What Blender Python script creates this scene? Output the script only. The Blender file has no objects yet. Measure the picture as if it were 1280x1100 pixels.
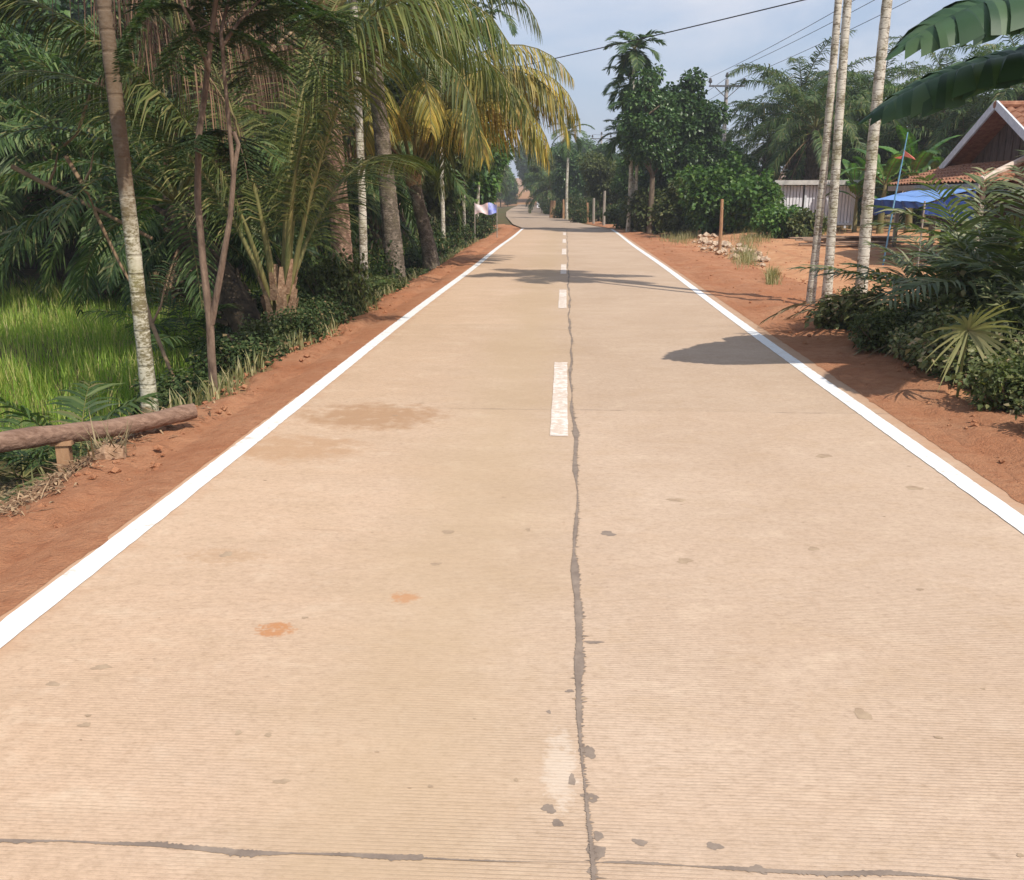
import bpy, math, random
import numpy as np
from mathutils import Vector, Matrix

random.seed(7)
RNG = np.random.default_rng(11)
SC = bpy.context.scene
COL = SC.collection
R = math.radians
Z3 = np.array([0.0, 0.0, 1.0])

# ------------------------------------------------------------------ camera numbers
CAM_H = 1.68
F_PX = 1150.0
PITCH = math.atan(305 / 1150.0)
YAW = math.atan(67 / 1150.0 * math.cos(PITCH))
_fw = np.array([-math.sin(YAW) * math.cos(PITCH), math.cos(YAW) * math.cos(PITCH), -math.sin(PITCH)])
_rt = np.array([math.cos(YAW), math.sin(YAW), 0.0])
_up = np.cross(_rt, _fw)


def ray(px, py):
    return _fw * F_PX + _rt * (px - 640) + _up * (550 - py)


def at(px, py, z=0.0):
    """point of the level z seen at that spot of the photograph (used to survey the place)"""
    d = ray(px, py)
    t = (z - CAM_H) / d[2]
    return np.array([d[0] * t, d[1] * t, z])


def aty(px, py, Y):
    d = ray(px, py)
    t = Y / d[1]
    return np.array([d[0] * t, Y, CAM_H + d[2] * t])


def atx(px, py, X):
    d = ray(px, py)
    t = X / d[0]
    return np.array([X, d[1] * t, CAM_H + d[2] * t])


def nrm(v):
    v = np.asarray(v, float)
    n = math.sqrt(v[0] * v[0] + v[1] * v[1] + v[2] * v[2])
    return v / n if n > 1e-9 else v


# ------------------------------------------------------------------ mesh builder
class MB:
    def __init__(self):
        self.V = []
        self.loops = []
        self.tot = []
        self.rnd = []
        self.n = 0

    def add(self, verts, faces, rnd=None):
        verts = np.asarray(verts, float).reshape(-1, 3)
        faces = np.asarray(faces, int)
        m = len(faces)
        self.V.append(verts)
        self.loops.append((faces + self.n).ravel())
        self.tot.append(np.full(m, faces.shape[1]))
        if rnd is None:
            rnd = RNG.random(m)
        elif np.isscalar(rnd):
            rnd = np.full(m, float(rnd))
        self.rnd.append(np.asarray(rnd, float))
        self.n += len(verts)

    def poly(self, pts, rnd=None):
        self.add(pts, [list(range(len(pts)))], rnd)

    def box(self, c, s, rz=0.0, rnd=None, M=None):
        x, y, z = s[0] / 2, s[1] / 2, s[2] / 2
        v = np.array([[-x, -y, -z], [x, -y, -z], [x, y, -z], [-x, y, -z],
                      [-x, -y, z], [x, -y, z], [x, y, z], [-x, y, z]])
        if M is not None:
            v = v @ M.T
        if rz:
            cz, sz = math.cos(rz), math.sin(rz)
            v = v @ np.array([[cz, -sz, 0], [sz, cz, 0], [0, 0, 1]]).T
        v = v + np.asarray(c, float)
        self.add(v, [[0, 3, 2, 1], [4, 5, 6, 7], [0, 1, 5, 4], [1, 2, 6, 5], [2, 3, 7, 6], [3, 0, 4, 7]], rnd)

    def beam(self, a, b, w, h, rnd=None):
        a = np.asarray(a, float); b = np.asarray(b, float)
        d = b - a
        L = np.linalg.norm(d)
        t = d / L
        s = np.cross(t, Z3)
        if np.linalg.norm(s) < 1e-4:
            s = np.array([1.0, 0, 0])
        s = nrm(s)
        u = np.cross(s, t)
        M = np.stack([t, s, u], axis=1)
        self.box((a + b) / 2, (L, w, h), 0, rnd, M)

    def tube(self, pts, rad, n=8, cap=True, jit=0.0, rnd=None, flat=1.0):
        pts = np.asarray(pts, float)
        k = len(pts)
        if np.isscalar(rad):
            rad = [rad] * k
        T = np.gradient(pts, axis=0)
        ref = np.array([1.0, 0, 0]) if abs(nrm(T[0])[0]) < 0.8 else np.array([0, 1.0, 0])
        V = []
        ang = np.arange(n) * 2 * math.pi / n
        for i in range(k):
            t = nrm(T[i])
            s = nrm(ref - t * np.dot(ref, t))
            u = np.cross(t, s)
            ref = s
            r = rad[i] * (1 + (RNG.random(n) - .5) * jit)
            V.append(pts[i] + (np.cos(ang) * r)[:, None] * s + (np.sin(ang) * r * flat)[:, None] * u)
        V = np.concatenate(V)
        F = []
        for i in range(k - 1):
            for j in range(n):
                a = i * n + j
                b = i * n + (j + 1) % n
                F.append([a, b, b + n, a + n])
        self.add(V, F, rnd)
        if cap:
            self.add(V[-n:], [list(range(n))], rnd)
            self.add(V[:n], [list(range(n))[::-1]], rnd)

    def leaves(self, P, D, N, L, W, droop=0.15, fold=0.18, rnd=None):
        """many small folded leaves at once"""
        n = len(P)
        D = D / (np.linalg.norm(D, axis=1)[:, None] + 1e-9)
        S = np.cross(D, N)
        S /= (np.linalg.norm(S, axis=1)[:, None] + 1e-9)
        U = np.cross(S, D)
        L = np.asarray(L).reshape(-1, 1) * np.ones((n, 1))
        W = np.asarray(W).reshape(-1, 1) * np.ones((n, 1))
        a = P
        b = P + D * L * .45 + S * W + U * W * fold
        c = P + D * L - Z3 * L * droop
        d = P + D * L * .45 - S * W + U * W * fold
        m = P + D * L * .5 - Z3 * L * droop * .25
        V = np.stack([a, b, c, d, m], axis=1).reshape(-1, 3)
        base = (np.arange(n) * 5)[:, None]
        F = np.concatenate([base + np.array([[0, 1, 4]]), base + np.array([[1, 2, 4]]),
                            base + np.array([[2, 3, 4]]), base + np.array([[3, 0, 4]])], axis=0)
        if rnd is None:
            rnd = RNG.random(n)
        self.add(V, F, np.tile(rnd, 4))

    def build(self, name, mat, parent=None, smooth=False):
        me = bpy.data.meshes.new(name)
        V = np.concatenate(self.V)
        loops = np.concatenate(self.loops)
        tot = np.concatenate(self.tot)
        me.vertices.add(len(V))
        me.vertices.foreach_set('co', V.ravel())
        me.loops.add(len(loops))
        me.loops.foreach_set('vertex_index', loops)
        me.polygons.add(len(tot))
        st = np.concatenate([[0], np.cumsum(tot)[:-1]])
        me.polygons.foreach_set('loop_start', st)
        me.polygons.foreach_set('loop_total', tot)
        me.polygons.foreach_set('use_smooth', np.full(len(tot), bool(smooth)))
        at_ = me.attributes.new('rnd', 'FLOAT', 'FACE')
        at_.data.foreach_set('value', np.concatenate(self.rnd))
        me.update(calc_edges=True)
        me.validate()
        me.materials.append(mat)
        o = bpy.data.objects.new(name, me)
        COL.objects.link(o)
        if parent is not None:
            o.parent = parent
        return o


def tag(o, label, cat, group=None):
    o['label'] = label
    o['category'] = cat
    if group:
        o['group'] = group
    return o


def thing(name, label, cat, loc=(0, 0, 0), rz=0.0, group=None, sc=1.0):
    o = bpy.data.objects.new(name, None)
    o.empty_display_size = .2
    COL.objects.link(o)
    o.location = Vector([float(q) for q in loc])
    o.rotation_euler = (0, 0, rz)
    o.scale = (sc, sc, sc)
    return tag(o, label, cat, group)


def struct(o, kind='structure'):
    o['kind'] = kind
    return o


def dup(root, loc, rz=0.0, sc=1.0, label=None, group=None, tilt=(0, 0)):
    r = root.copy()
    COL.objects.link(r)
    r.location = Vector([float(q) for q in loc])
    r.rotation_euler = (tilt[0], tilt[1], rz)
    r.scale = (sc, sc, sc) if np.isscalar(sc) else sc
    if label:
        r['label'] = label
    if group:
        r['group'] = group
    for ch in list(root.children):
        c = ch.copy()
        COL.objects.link(c)
        c.parent = r
        for g in list(ch.children):
            d = g.copy()
            COL.objects.link(d)
            d.parent = c
    return r


# ------------------------------------------------------------------ materials
def new_mat(name):
    m = bpy.data.materials.new(name)
    m.use_nodes = True
    nt = m.node_tree
    for n in list(nt.nodes):
        nt.nodes.remove(n)
    out = nt.nodes.new('ShaderNodeOutputMaterial')
    bs = nt.nodes.new('ShaderNodeBsdfPrincipled')
    bs.inputs['Specular IOR Level'].default_value = .25
    nt.links.new(bs.outputs[0], out.inputs[0])
    return m, nt, bs, out


def N(nt, t, **kw):
    n = nt.nodes.new(t)
    for k, v in kw.items():
        setattr(n, k, v)
    return n


def noise(nt, vec, scale, detail=5, rough=.6, dist=0.0):
    n = N(nt, 'ShaderNodeTexNoise')
    n.inputs['Scale'].default_value = scale
    n.inputs['Detail'].default_value = detail
    n.inputs['Roughness'].default_value = rough
    n.inputs['Distortion'].default_value = dist
    if vec is not None:
        nt.links.new(vec, n.inputs['Vector'])
    return n.outputs['Fac']


def ramp(nt, fac, stops):
    r = N(nt, 'ShaderNodeValToRGB')
    e = r.color_ramp.elements
    while len(e) < len(stops):
        e.new(.5)
    for i, (p, c) in enumerate(stops):
        e[i].position = p
        e[i].color = (c[0], c[1], c[2], 1) if not np.isscalar(c) else (c, c, c, 1)
    nt.links.new(fac, r.inputs[0])
    return r.outputs[0]


def mix(nt, fac, a, b, mode='MIX'):
    m = N(nt, 'ShaderNodeMix', data_type='RGBA', blend_type=mode)
    for i, v in ((0, fac), (6, a), (7, b)):
        if hasattr(v, 'links'):
            nt.links.new(v, m.inputs[i])
        elif np.isscalar(v):
            m.inputs[i].default_value = v
        else:
            m.inputs[i].default_value = (v[0], v[1], v[2], 1)
    return m.outputs[2]


def math_(nt, op, a, b=None, clamp=False):
    m = N(nt, 'ShaderNodeMath', operation=op, use_clamp=clamp)
    for i, v in ((0, a), (1, b)):
        if v is None:
            continue
        if hasattr(v, 'links'):
            nt.links.new(v, m.inputs[i])
        else:
            m.inputs[i].default_value = v
    return m.outputs[0]


def bump(nt, bs, h, strength=.5, dist=.02):
    b = N(nt, 'ShaderNodeBump')
    b.inputs['Strength'].default_value = strength
    b.inputs['Distance'].default_value = dist
    nt.links.new(h, b.inputs['Height'])
    nt.links.new(b.outputs[0], bs.inputs['Normal'])


def objvec(nt, scale=(1, 1, 1), coord='Object'):
    tc = N(nt, 'ShaderNodeTexCoord')
    mp = N(nt, 'ShaderNodeMapping')
    mp.inputs['Scale'].default_value = scale
    nt.links.new(tc.outputs[coord], mp.inputs[0])
    return mp.outputs[0]


def geovec(nt, scale=(1, 1, 1)):
    g = N(nt, 'ShaderNodeNewGeometry')
    mp = N(nt, 'ShaderNodeMapping')
    mp.inputs['Scale'].default_value = scale
    nt.links.new(g.outputs['Position'], mp.inputs[0])
    return mp.outputs[0]


def leaf_mat(name, stops, trans=.3, rough=.5, tint=(1.0, 1.25, .5), spec=.3):
    m, nt, bs, out = new_mat(name)
    a = N(nt, 'ShaderNodeAttribute', attribute_name='rnd')
    oi = N(nt, 'ShaderNodeObjectInfo')
    col = ramp(nt, a.outputs['Fac'], stops)
    nz = noise(nt, objvec(nt), 1.3, 2)
    k = math_(nt, 'ADD', math_(nt, 'MULTIPLY', oi.outputs['Random'], .35), math_(nt, 'ADD', math_(nt, 'MULTIPLY', nz, .9), .38))
    hs = N(nt, 'ShaderNodeHueSaturation')
    nt.links.new(k, hs.inputs['Value'])
    nt.links.new(col, hs.inputs['Color'])
    c = hs.outputs[0]
    nt.links.new(c, bs.inputs['Base Color'])
    bs.inputs['Roughness'].default_value = rough
    bs.inputs['Specular IOR Level'].default_value = spec
    if trans > 0:
        tr = N(nt, 'ShaderNodeBsdfTranslucent')
        c2 = mix(nt, 1.0, c, tint, 'MULTIPLY')
        nt.links.new(c2, tr.inputs[0])
        ms = N(nt, 'ShaderNodeMixShader')
        ms.inputs[0].default_value = trans
        nt.links.new(bs.outputs[0], ms.inputs[1])
        nt.links.new(tr.outputs[0], ms.inputs[2])
        nt.links.new(ms.outputs[0], out.inputs[0])
    return m


def plain_mat(name, c1, c2, scale=6, rough=.8, vscale=(1, 1, 1), bmp=.3, spec=.25, lo=.35, hi=.65):
    m, nt, bs, out = new_mat(name)
    v = objvec(nt, vscale)
    f = noise(nt, v, scale, 6, .65)
    nt.links.new(ramp(nt, f, [(lo, c1), (hi, c2)]), bs.inputs['Base Color'])
    bs.inputs['Roughness'].default_value = rough
    bs.inputs['Specular IOR Level'].default_value = spec
    if bmp:
        bump(nt, bs, f, bmp, .02)
    return m


def areca_bark_mat(name, dark, pale, moss, ringz=9.0, pale_amt=.5, upper_shade=None):
    m, nt, bs, out = new_mat(name)
    v = objvec(nt)
    blot = noise(nt, v, 5.5, 5, .7)
    fine = noise(nt, objvec(nt, (1, 1, 2.5)), 24, 4, .7)
    s = math_(nt, 'ADD', math_(nt, 'MULTIPLY', blot, .6), math_(nt, 'MULTIPLY', fine, .5))
    c = mix(nt, ramp(nt, s, [(pale_amt - .03, 0.0), (pale_amt + .06, 1.0)]), dark, pale)
    mo = noise(nt, objvec(nt, (1, 1, .7)), 2.2, 4, .6)
    c = mix(nt, ramp(nt, mo, [(.5, 0.0), (.72, .75)]), c, moss)
    w = N(nt, 'ShaderNodeTexWave', wave_type='BANDS', bands_direction='Z', wave_profile='SIN')
    w.inputs['Scale'].default_value = ringz / 6.283 * 2
    w.inputs['Distortion'].default_value = 1.6
    w.inputs['Detail'].default_value = 2
    nt.links.new(v, w.inputs['Vector'])
    ring = ramp(nt, w.outputs['Fac'], [(.0, 1.0), (.1, 0.0)])
    c = mix(nt, math_(nt, 'MULTIPLY', math_(nt, 'MULTIPLY', ring, .55), ramp(nt, noise(nt, v, 3.1, 3, .6), [(.4, 0.0), (.65, 1.0)])), c, (dark[0] * .7, dark[1] * .7, dark[2] * .7))
    if upper_shade:  # shade on the higher trunk, painted in as dark brown with a ragged edge
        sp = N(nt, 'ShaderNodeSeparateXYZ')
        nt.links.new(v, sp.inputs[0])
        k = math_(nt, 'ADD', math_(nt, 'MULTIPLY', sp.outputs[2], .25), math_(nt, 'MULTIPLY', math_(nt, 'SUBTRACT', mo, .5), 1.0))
        c = mix(nt, ramp(nt, k, [(.42, 0.0), (.62, .9)]), c, upper_shade)
    nt.links.new(c, bs.inputs['Base Color'])
    bs.inputs['Roughness'].default_value = .85
    h = math_(nt, 'SUBTRACT', fine, ring)
    bump(nt, bs, h, .5, .012)
    return m


M = {}
M['coconut'] = leaf_mat('coconut_leaf', [(0, (.045, .068, .018)), (.5, (.095, .12, .03)), (.85, (.17, .18, .055)), (1, (.25, .2, .085))], .3)
M['coconut_yellow'] = leaf_mat('yellowing_frond', [(0, (.13, .15, .035)), (.45, (.3, .26, .05)), (.8, (.52, .38, .07)), (1, (.4, .25, .08))], .35, tint=(1, .9, .4))
M['coconut_gold'] = leaf_mat('golden_green_frond', [(0, (.08, .1, .03)), (.4, (.17, .17, .045)), (.8, (.33, .27, .065)), (1, (.4, .26, .08))], .3, tint=(1, 1, .4))
M['areca'] = leaf_mat('areca_leaf', [(0, (.03, .07, .025)), (.6, (.07, .13, .04)), (1, (.13, .18, .05))], .3)
M['oil'] = leaf_mat('oil_palm_leaf', [(0, (.035, .068, .02)), (.55, (.075, .125, .035)), (.9, (.13, .17, .055)), (1, (.22, .18, .08))], .3)
M['dead'] = leaf_mat('dead_frond', [(0, (.05, .03, .02)), (.6, (.12, .068, .045)), (1, (.26, .155, .095))], .15, .8, (1, .8, .6))
M['drygrey'] = leaf_mat('dry_grey_frond', [(0, (.12, .09, .05)), (.6, (.22, .17, .09)), (1, (.34, .27, .15))], .15, .8, (1, .85, .6))
M['broad'] = leaf_mat('dark_tree_leaf', [(0, (.026, .062, .018)), (.6, (.055, .115, .03)), (1, (.12, .19, .05))], .2, .38, spec=.45)
M['under'] = leaf_mat('undergrowth_leaf', [(0, (.025, .045, .016)), (.6, (.055, .085, .028)), (.93, (.1, .12, .04)), (1, (.22, .15, .08))], .2, .6, spec=.15)
M['bush'] = leaf_mat('bush_leaf', [(0, (.035, .085, .018)), (.6, (.08, .16, .03)), (1, (.15, .23, .05))], .3, .45)
M['olive'] = leaf_mat('olive_leaf', [(0, (.05, .07, .02)), (.6, (.095, .12, .035)), (1, (.17, .17, .06))], .28)
M['feather'] = leaf_mat('feathery_leaf', [(0, (.035, .065, .03)), (.6, (.065, .105, .045)), (1, (.12, .15, .06))], .3)
M['shrub'] = leaf_mat('verge_shrub_leaf', [(0, (.085, .105, .04)), (.5, (.155, .18, .07)), (.8, (.27, .27, .12)), (1, (.38, .27, .17))], .25)
M['banana'] = leaf_mat('banana_leaf', [(0, (.022, .055, .024)), (.45, (.048, .1, .043)), (.8, (.085, .14, .06)), (.95, (.2, .14, .06))], .3, .48, (1.0, 1.3, .45), .35)
M['banana_bright'] = leaf_mat('bright_banana_leaf', [(0, (.06, .15, .03)), (.6, (.11, .22, .04)), (.85, (.2, .28, .07)), (1, (.28, .2, .09))], .4, .4, (1.0, 1.3, .45), .4)
M['grass'] = leaf_mat('rice_grass', [(0, (.14, .24, .03)), (.5, (.25, .37, .05)), (.8, (.4, .42, .11)), (1, (.52, .43, .2))], .45)
M['weed'] = leaf_mat('weed_grass', [(0, (.14, .16, .06)), (.5, (.26, .24, .11)), (1, (.44, .36, .2))], .3)
M['salak'] = leaf_mat('young_palm_leaf', [(0, (.07, .1, .04)), (.6, (.135, .165, .065)), (1, (.28, .27, .15))], .28, .45, spec=.4)
M['palefan'] = leaf_mat('pale_fan_leaf', [(0, (.22, .22, .1)), (1, (.38, .35, .17))], .3)
M['petiole'] = plain_mat('petiole', (.1, .11, .035), (.22, .18, .065), 5, .6, (1, 1, .6))
M['petiole_dry'] = plain_mat('petiole_dry', (.16, .1, .06), (.32, .22, .13), 5, .8)
M['banana_stem'] = plain_mat('banana_stem', (.1, .1, .04), (.22, .18, .08), 6, .7, (1, 1, .3))
M['rachis'] = plain_mat('rachis', (.1, .11, .03), (.2, .17, .06), 4, .6)
M['areca_bark'] = areca_bark_mat('areca_bark', (.19, .155, .11), (.56, .52, .44), (.27, .26, .12), 7.0, .51)
M['areca_bark_green'] = areca_bark_mat('areca_bark_mossy', (.18, .15, .08), (.52, .48, .37), (.27, .27, .08), 6.0, .53, (.13, .085, .055))  # mossy bark; the last colour is painted shade for the trunk top
M['coco_bark'] = areca_bark_mat('coconut_bark', (.09, .07, .05), (.25, .2, .155), (.13, .11, .06), 13.0, .56)
M['coco_bark_red'] = areca_bark_mat('reddish_palm_bark', (.15, .085, .06), (.36, .23, .16), (.2, .15, .09), 12.0, .55)
M['oil_bark'] = plain_mat('oil_palm_bark', (.035, .026, .02), (.12, .085, .055), 7, .9, bmp=1)
M['bark'] = plain_mat('tree_bark', (.07, .05, .035), (.2, .15, .105), 9, .9, (1, 1, .35), .8)
M['bark_thin'] = plain_mat('sapling_bark', (.085, .055, .04), (.25, .175, .125), 16, .9, (1, 1, .3), .8)
M['log'] = plain_mat('weathered_log', (.15, .085, .058), (.3, .19, .135), 22, .9, (.08, 1.2, 1.4), 1.0, lo=.35, hi=.65)
M['cutwood'] = plain_mat('cut_wood', (.28, .15, .08), (.42, .25, .14), 12, .85, (1, 1, .3), .5)
M['greywood'] = plain_mat('grey_wood', (.22, .19, .16), (.42, .37, .31), 14, .85, (3, 3, .4), .5)
M['whiteboard'] = plain_mat('white_painted_board', (.62, .62, .66), (.8, .8, .83), 10, .7, (1.6, 1.6, .35), .3)
M['trim'] = plain_mat('pale_trim', (.5, .53, .56), (.68, .7, .72), 8, .7)
M['darkwood'] = plain_mat('dark_board_wall', (.06, .045, .04), (.14, .1, .085), 6, .85, (1, 3, .4), .4)
M['render_wall'] = plain_mat('grey_wall', (.3, .29, .26), (.46, .44, .4), 3, .9)
M['tile'] = plain_mat('roof_tile', (.2, .085, .05), (.37, .185, .11), 7, .85, bmp=.3)
M['mortar'] = plain_mat('ridge_mortar', (.38, .3, .24), (.6, .5, .42), 9, .9)
M['tarp'] = plain_mat('blue_tarpaulin', (.13, .27, .6), (.2, .36, .7), 3, .5, spec=.5, bmp=.15)  # top sheet, sunlight painted in as a paler blue
M['tarp_deep'] = plain_mat('deep_blue_tarpaulin', (.012, .035, .16), (.025, .06, .24), 3, .5, spec=.4, bmp=.15)  # same cloth for the flaps, shade painted in as a darker blue
M['concretepole'] = plain_mat('concrete_pole', (.3, .27, .26), (.46, .42, .4), 6, .85, (1, 1, .3))
M['steel'] = plain_mat('dark_steel', (.08, .08, .09), (.16, .16, .17), 8, .5)
M['cable'] = plain_mat('cable_black', (.012, .012, .014), (.02, .02, .022), 8, .6, bmp=0)
M['porcelain'] = plain_mat('insulator', (.05, .045, .045), (.09, .08, .08), 8, .3)
M['blue_pole'] = plain_mat('blue_pole', (.1, .25, .4), (.2, .4, .55), 6, .5)
M['redcloth'] = plain_mat('faded_red_cloth', (.5, .12, .08), (.6, .2, .14), 5, .8)
M['rubble'] = plain_mat('pale_rubble', (.33, .22, .14), (.55, .42, .31), 8, .95, bmp=.6)
M['planks'] = plain_mat('old_planks', (.2, .13, .09), (.42, .3, .22), 8, .9, (.4, 2, 2), .5)
M['husk'] = plain_mat('dry_husk', (.2, .11, .06), (.46, .3, .19), 18, .95, bmp=.8)
M['zinc'] = plain_mat('zinc_sheet', (.42, .4, .37), (.58, .55, .5), 6, .6)

# red soil
def soil_mat(name, c1, c2, c3, litter=None):
    m, nt, bs, out = new_mat(name)
    v = geovec(nt)
    a = noise(nt, v, .9, 6, .65)
    b = noise(nt, v, 9, 6, .7)
    c = noise(nt, v, 60, 4, .7)
    col = mix(nt, ramp(nt, a, [(.3, 0.0), (.7, 1.0)]), c1, c2)
    col = mix(nt, math_(nt, 'MULTIPLY', ramp(nt, b, [(.45, 0.0), (.75, 1.0)]), .7), col, c3)
    col = mix(nt, math_(nt, 'MULTIPLY', ramp(nt, c, [(.56, 0.0), (.68, 1.0)]), .5), col, (min(1, c3[0] * 1.5), c3[1] * 1.6, c3[2] * 1.7))
    nt.links.new(col, bs.inputs['Base Color'])
    bs.inputs['Roughness'].default_value = .95
    bs.inputs['Specular IOR Level'].default_value = .1
    h = math_(nt, 'ADD', b, math_(nt, 'MULTIPLY', c, .5))
    bump(nt, bs, h, 1.0, .04)
    return m


M['soil'] = soil_mat('red_soil', (.38, .155, .075), (.48, .25, .14), (.3, .112, .054))
M['yard'] = soil_mat('yard_soil', (.5, .24, .1), (.56, .3, .14), (.4, .16, .065))
M['litter'] = soil_mat('leaf_litter_ground', (.12, .085, .045), (.2, .13, .07), (.08, .075, .03))

# ground: litter far from road, red dirt close to the road and in the yard
def ground_mat():
    m, nt, bs, out = new_mat('ground_earth')
    g = N(nt, 'ShaderNodeNewGeometry')
    v = g.outputs['Position']
    sp = N(nt, 'ShaderNodeSeparateXYZ')
    nt.links.new(v, sp.inputs[0])
    big = noise(nt, v, .35, 5, .6)
    mid = noise(nt, v, 3.0, 6, .7)
    fine = noise(nt, v, 30, 4, .7)
    litter = mix(nt, ramp(nt, mid, [(.35, 0.0), (.65, 1.0)]), (.07, .06, .03), (.17, .115, .06))
    litter = mix(nt, ramp(nt, big, [(.45, 0.0), (.62, .7)]), litter, (.07, .1, .03))
    red = mix(nt, ramp(nt, mid, [(.35, 0.0), (.65, 1.0)]), (.42, .19, .095), (.52, .29, .155))
    # right hand side: earth yard between x=3 and 14
    xx = math_(nt, 'ADD', sp.outputs[0], math_(nt, 'MULTIPLY', math_(nt, 'SUBTRACT', big, .5), 3.0))
    fl = ramp(nt, math_(nt, 'MULTIPLY', math_(nt, 'ADD', xx, 10), .05), [(.335, 0.0), (.37, 1.0)])
    far = ramp(nt, math_(nt, 'MULTIPLY', sp.outputs[1], .01), [(.36, 1.0), (.42, 0.25), (1.0, .25)])
    col = mix(nt, math_(nt, 'MULTIPLY', fl, far), litter, red)
    # far bank of bare earth
    bank = ramp(nt, math_(nt, 'MULTIPLY', sp.outputs[1], .004), [(.68, 0.0), (.71, .75)])
    col = mix(nt, bank, col, (.42, .22, .12))
    nt.links.new(col, bs.inputs['Base Color'])
    bs.inputs['Roughness'].default_value = .95
    bs.inputs['Specular IOR Level'].default_value = .1
    bump(nt, bs, math_(nt, 'ADD', mid, math_(nt, 'MULTIPLY', fine, .4)), .8, .05)
    return m


M['ground'] = ground_mat()


JX = at(722, 700)[0]


def concrete_mat():
    m, nt, bs, out = new_mat('dusty_concrete')
    v = geovec(nt)
    sp = N(nt, 'ShaderNodeSeparateXYZ')
    nt.links.new(v, sp.inputs[0])
    X, Y = sp.outputs[0], sp.outputs[1]
    big = noise(nt, v, .55, 5, .6)
    strk = noise(nt, geovec(nt, (.5, 2.2, 1)), 1.6, 6, .7, .6)
    fine = noise(nt, v, 45, 5, .75)
    mid = noise(nt, v, 7, 6, .7)
    col = mix(nt, ramp(nt, big, [(.3, 0.0), (.7, 1.0)]), (.46, .332, .235), (.527, .396, .292))
    # orange dust carried onto the left lane
    left = ramp(nt, math_(nt, 'ADD', math_(nt, 'MULTIPLY', X, .2), math_(nt, 'ADD', math_(nt, 'MULTIPLY', strk, .6), .2)), [(.15, 1.0), (.55, 0.0)])
    col = mix(nt, math_(nt, 'MULTIPLY', left, .5), col, (.57, .385, .25))
    col = mix(nt, math_(nt, 'MULTIPLY', ramp(nt, strk, [(.55, 0.0), (.75, 1.0)]), .22), col, (.47, .31, .19))
    col = mix(nt, math_(nt, 'MULTIPLY', ramp(nt, mid, [(.55, 0.0), (.8, 1.0)]), .35), col, (.62, .5, .385))
    col = mix(nt, math_(nt, 'MULTIPLY', ramp(nt, fine, [(.3, 1.0), (.45, 0.0)]), .35), col, (.3, .2, .125))
    pat = noise(nt, geovec(nt, (1, 1.6, 1)), 2.6, 7, .72, .4)
    col = mix(nt, math_(nt, 'MULTIPLY', ramp(nt, pat, [(.5, 0.0), (.68, 1.0)]), .5), col, (.45, .32, .21))
    col = mix(nt, math_(nt, 'MULTIPLY', ramp(nt, pat, [(.3, 1.0), (.45, 0.0)]), .5), col, (.61, .47, .34))
    spk = noise(nt, geovec(nt, (.7, 1.3, 1)), 26, 4, .75)
    col = mix(nt, .8, col, ramp(nt, spk, [(.32, (.84, .82, .8)), (.5, (1, 1, 1)), (.7, (1.1, 1.1, 1.1))]), 'MULTIPLY')
    scr = noise(nt, geovec(nt, (.35, 3.2, 1)), 5.5, 5, .75, .5)
    col = mix(nt, math_(nt, 'MULTIPLY', ramp(nt, scr, [(.6, 0.0), (.7, 1.0)]), .45), col, (.4, .275, .18))
    gran = noise(nt, geovec(nt, (.55, 1.5, 1)), 75, 3, .8)
    col = mix(nt, .55, col, ramp(nt, gran, [(.3, (.7, .68, .66)), (.5, (1, 1, 1)), (.7, (1.12, 1.12, 1.12))]), 'MULTIPLY')
    spots = noise(nt, v, 11, 2, .5)
    col = mix(nt, math_(nt, 'MULTIPLY', ramp(nt, spots, [(.2, 1.0), (.26, 0.0)]), .55), col, (.26, .18, .12))
    # dirt dragged on by wheels: brown patches where the soil was tracked across
    smallnoise = noise(nt, v, 24, 5, .7)

    def blot(cx, cy, rx, ry, c, amt, sharp=.35):
        nonlocal col
        dx = math_(nt, 'MULTIPLY', math_(nt, 'SUBTRACT', X, cx), 1 / rx)
        dy = math_(nt, 'MULTIPLY', math_(nt, 'SUBTRACT', Y, cy), 1 / ry)
        d = math_(nt, 'ADD', math_(nt, 'MULTIPLY', dx, dx), math_(nt, 'MULTIPLY', dy, dy))
        k = math_(nt, 'ADD', d, math_(nt, 'MULTIPLY', math_(nt, 'SUBTRACT', mid if rx > .3 else smallnoise, .5), 3.2 if rx > .3 else 4.5))
        col = mix(nt, math_(nt, 'MULTIPLY', ramp(nt, k, [(.2, 1.0), (.2 + sharp, 0.0)]), amt), col, c)
    a = at(465, 520)
    blot(a[0], a[1], .65, .5, (.34, .19, .095), .7, .9)
    a = at(370, 560)
    blot(a[0], a[1], .5, .4, (.38, .21, .1), .5, .8)
    a = at(343, 787)
    blot(a[0], a[1], .085, .075, (.45, .2, .08), .85, .7)
    a = at(506, 747)
    blot(a[0], a[1], .07, .075, (.47, .2, .08), .85, .7)
    a = at(280, 695)
    blot(a[0], a[1], .25, .12, (.4, .25, .14), .4, .6)
    a = at(700, 960)
    blot(a[0], a[1], .06, .22, (.66, .56, .46), .55, .8)
    # slab to slab tone, darker wheel band, red dust creeping in from both edges
    sl = math_(nt, 'FLOOR', math_(nt, 'DIVIDE', math_(nt, 'SUBTRACT', Y, 2.2), 5.1))
    sl2 = math_(nt, 'ADD', sl, math_(nt, 'MULTIPLY', math_(nt, 'GREATER_THAN', X, float(JX)), 37.0))
    wn = N(nt, 'ShaderNodeTexWhiteNoise', noise_dimensions='1D')
    nt.links.new(sl2, wn.inputs['W'])
    col = mix(nt, .8, col, ramp(nt, wn.outputs['Value'], [(0, (.955, .95, .94)), (1, (1.04, 1.035, 1.03))]), 'MULTIPLY')
    wb = math_(nt, 'ABSOLUTE', math_(nt, 'ADD', X, .45))
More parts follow.
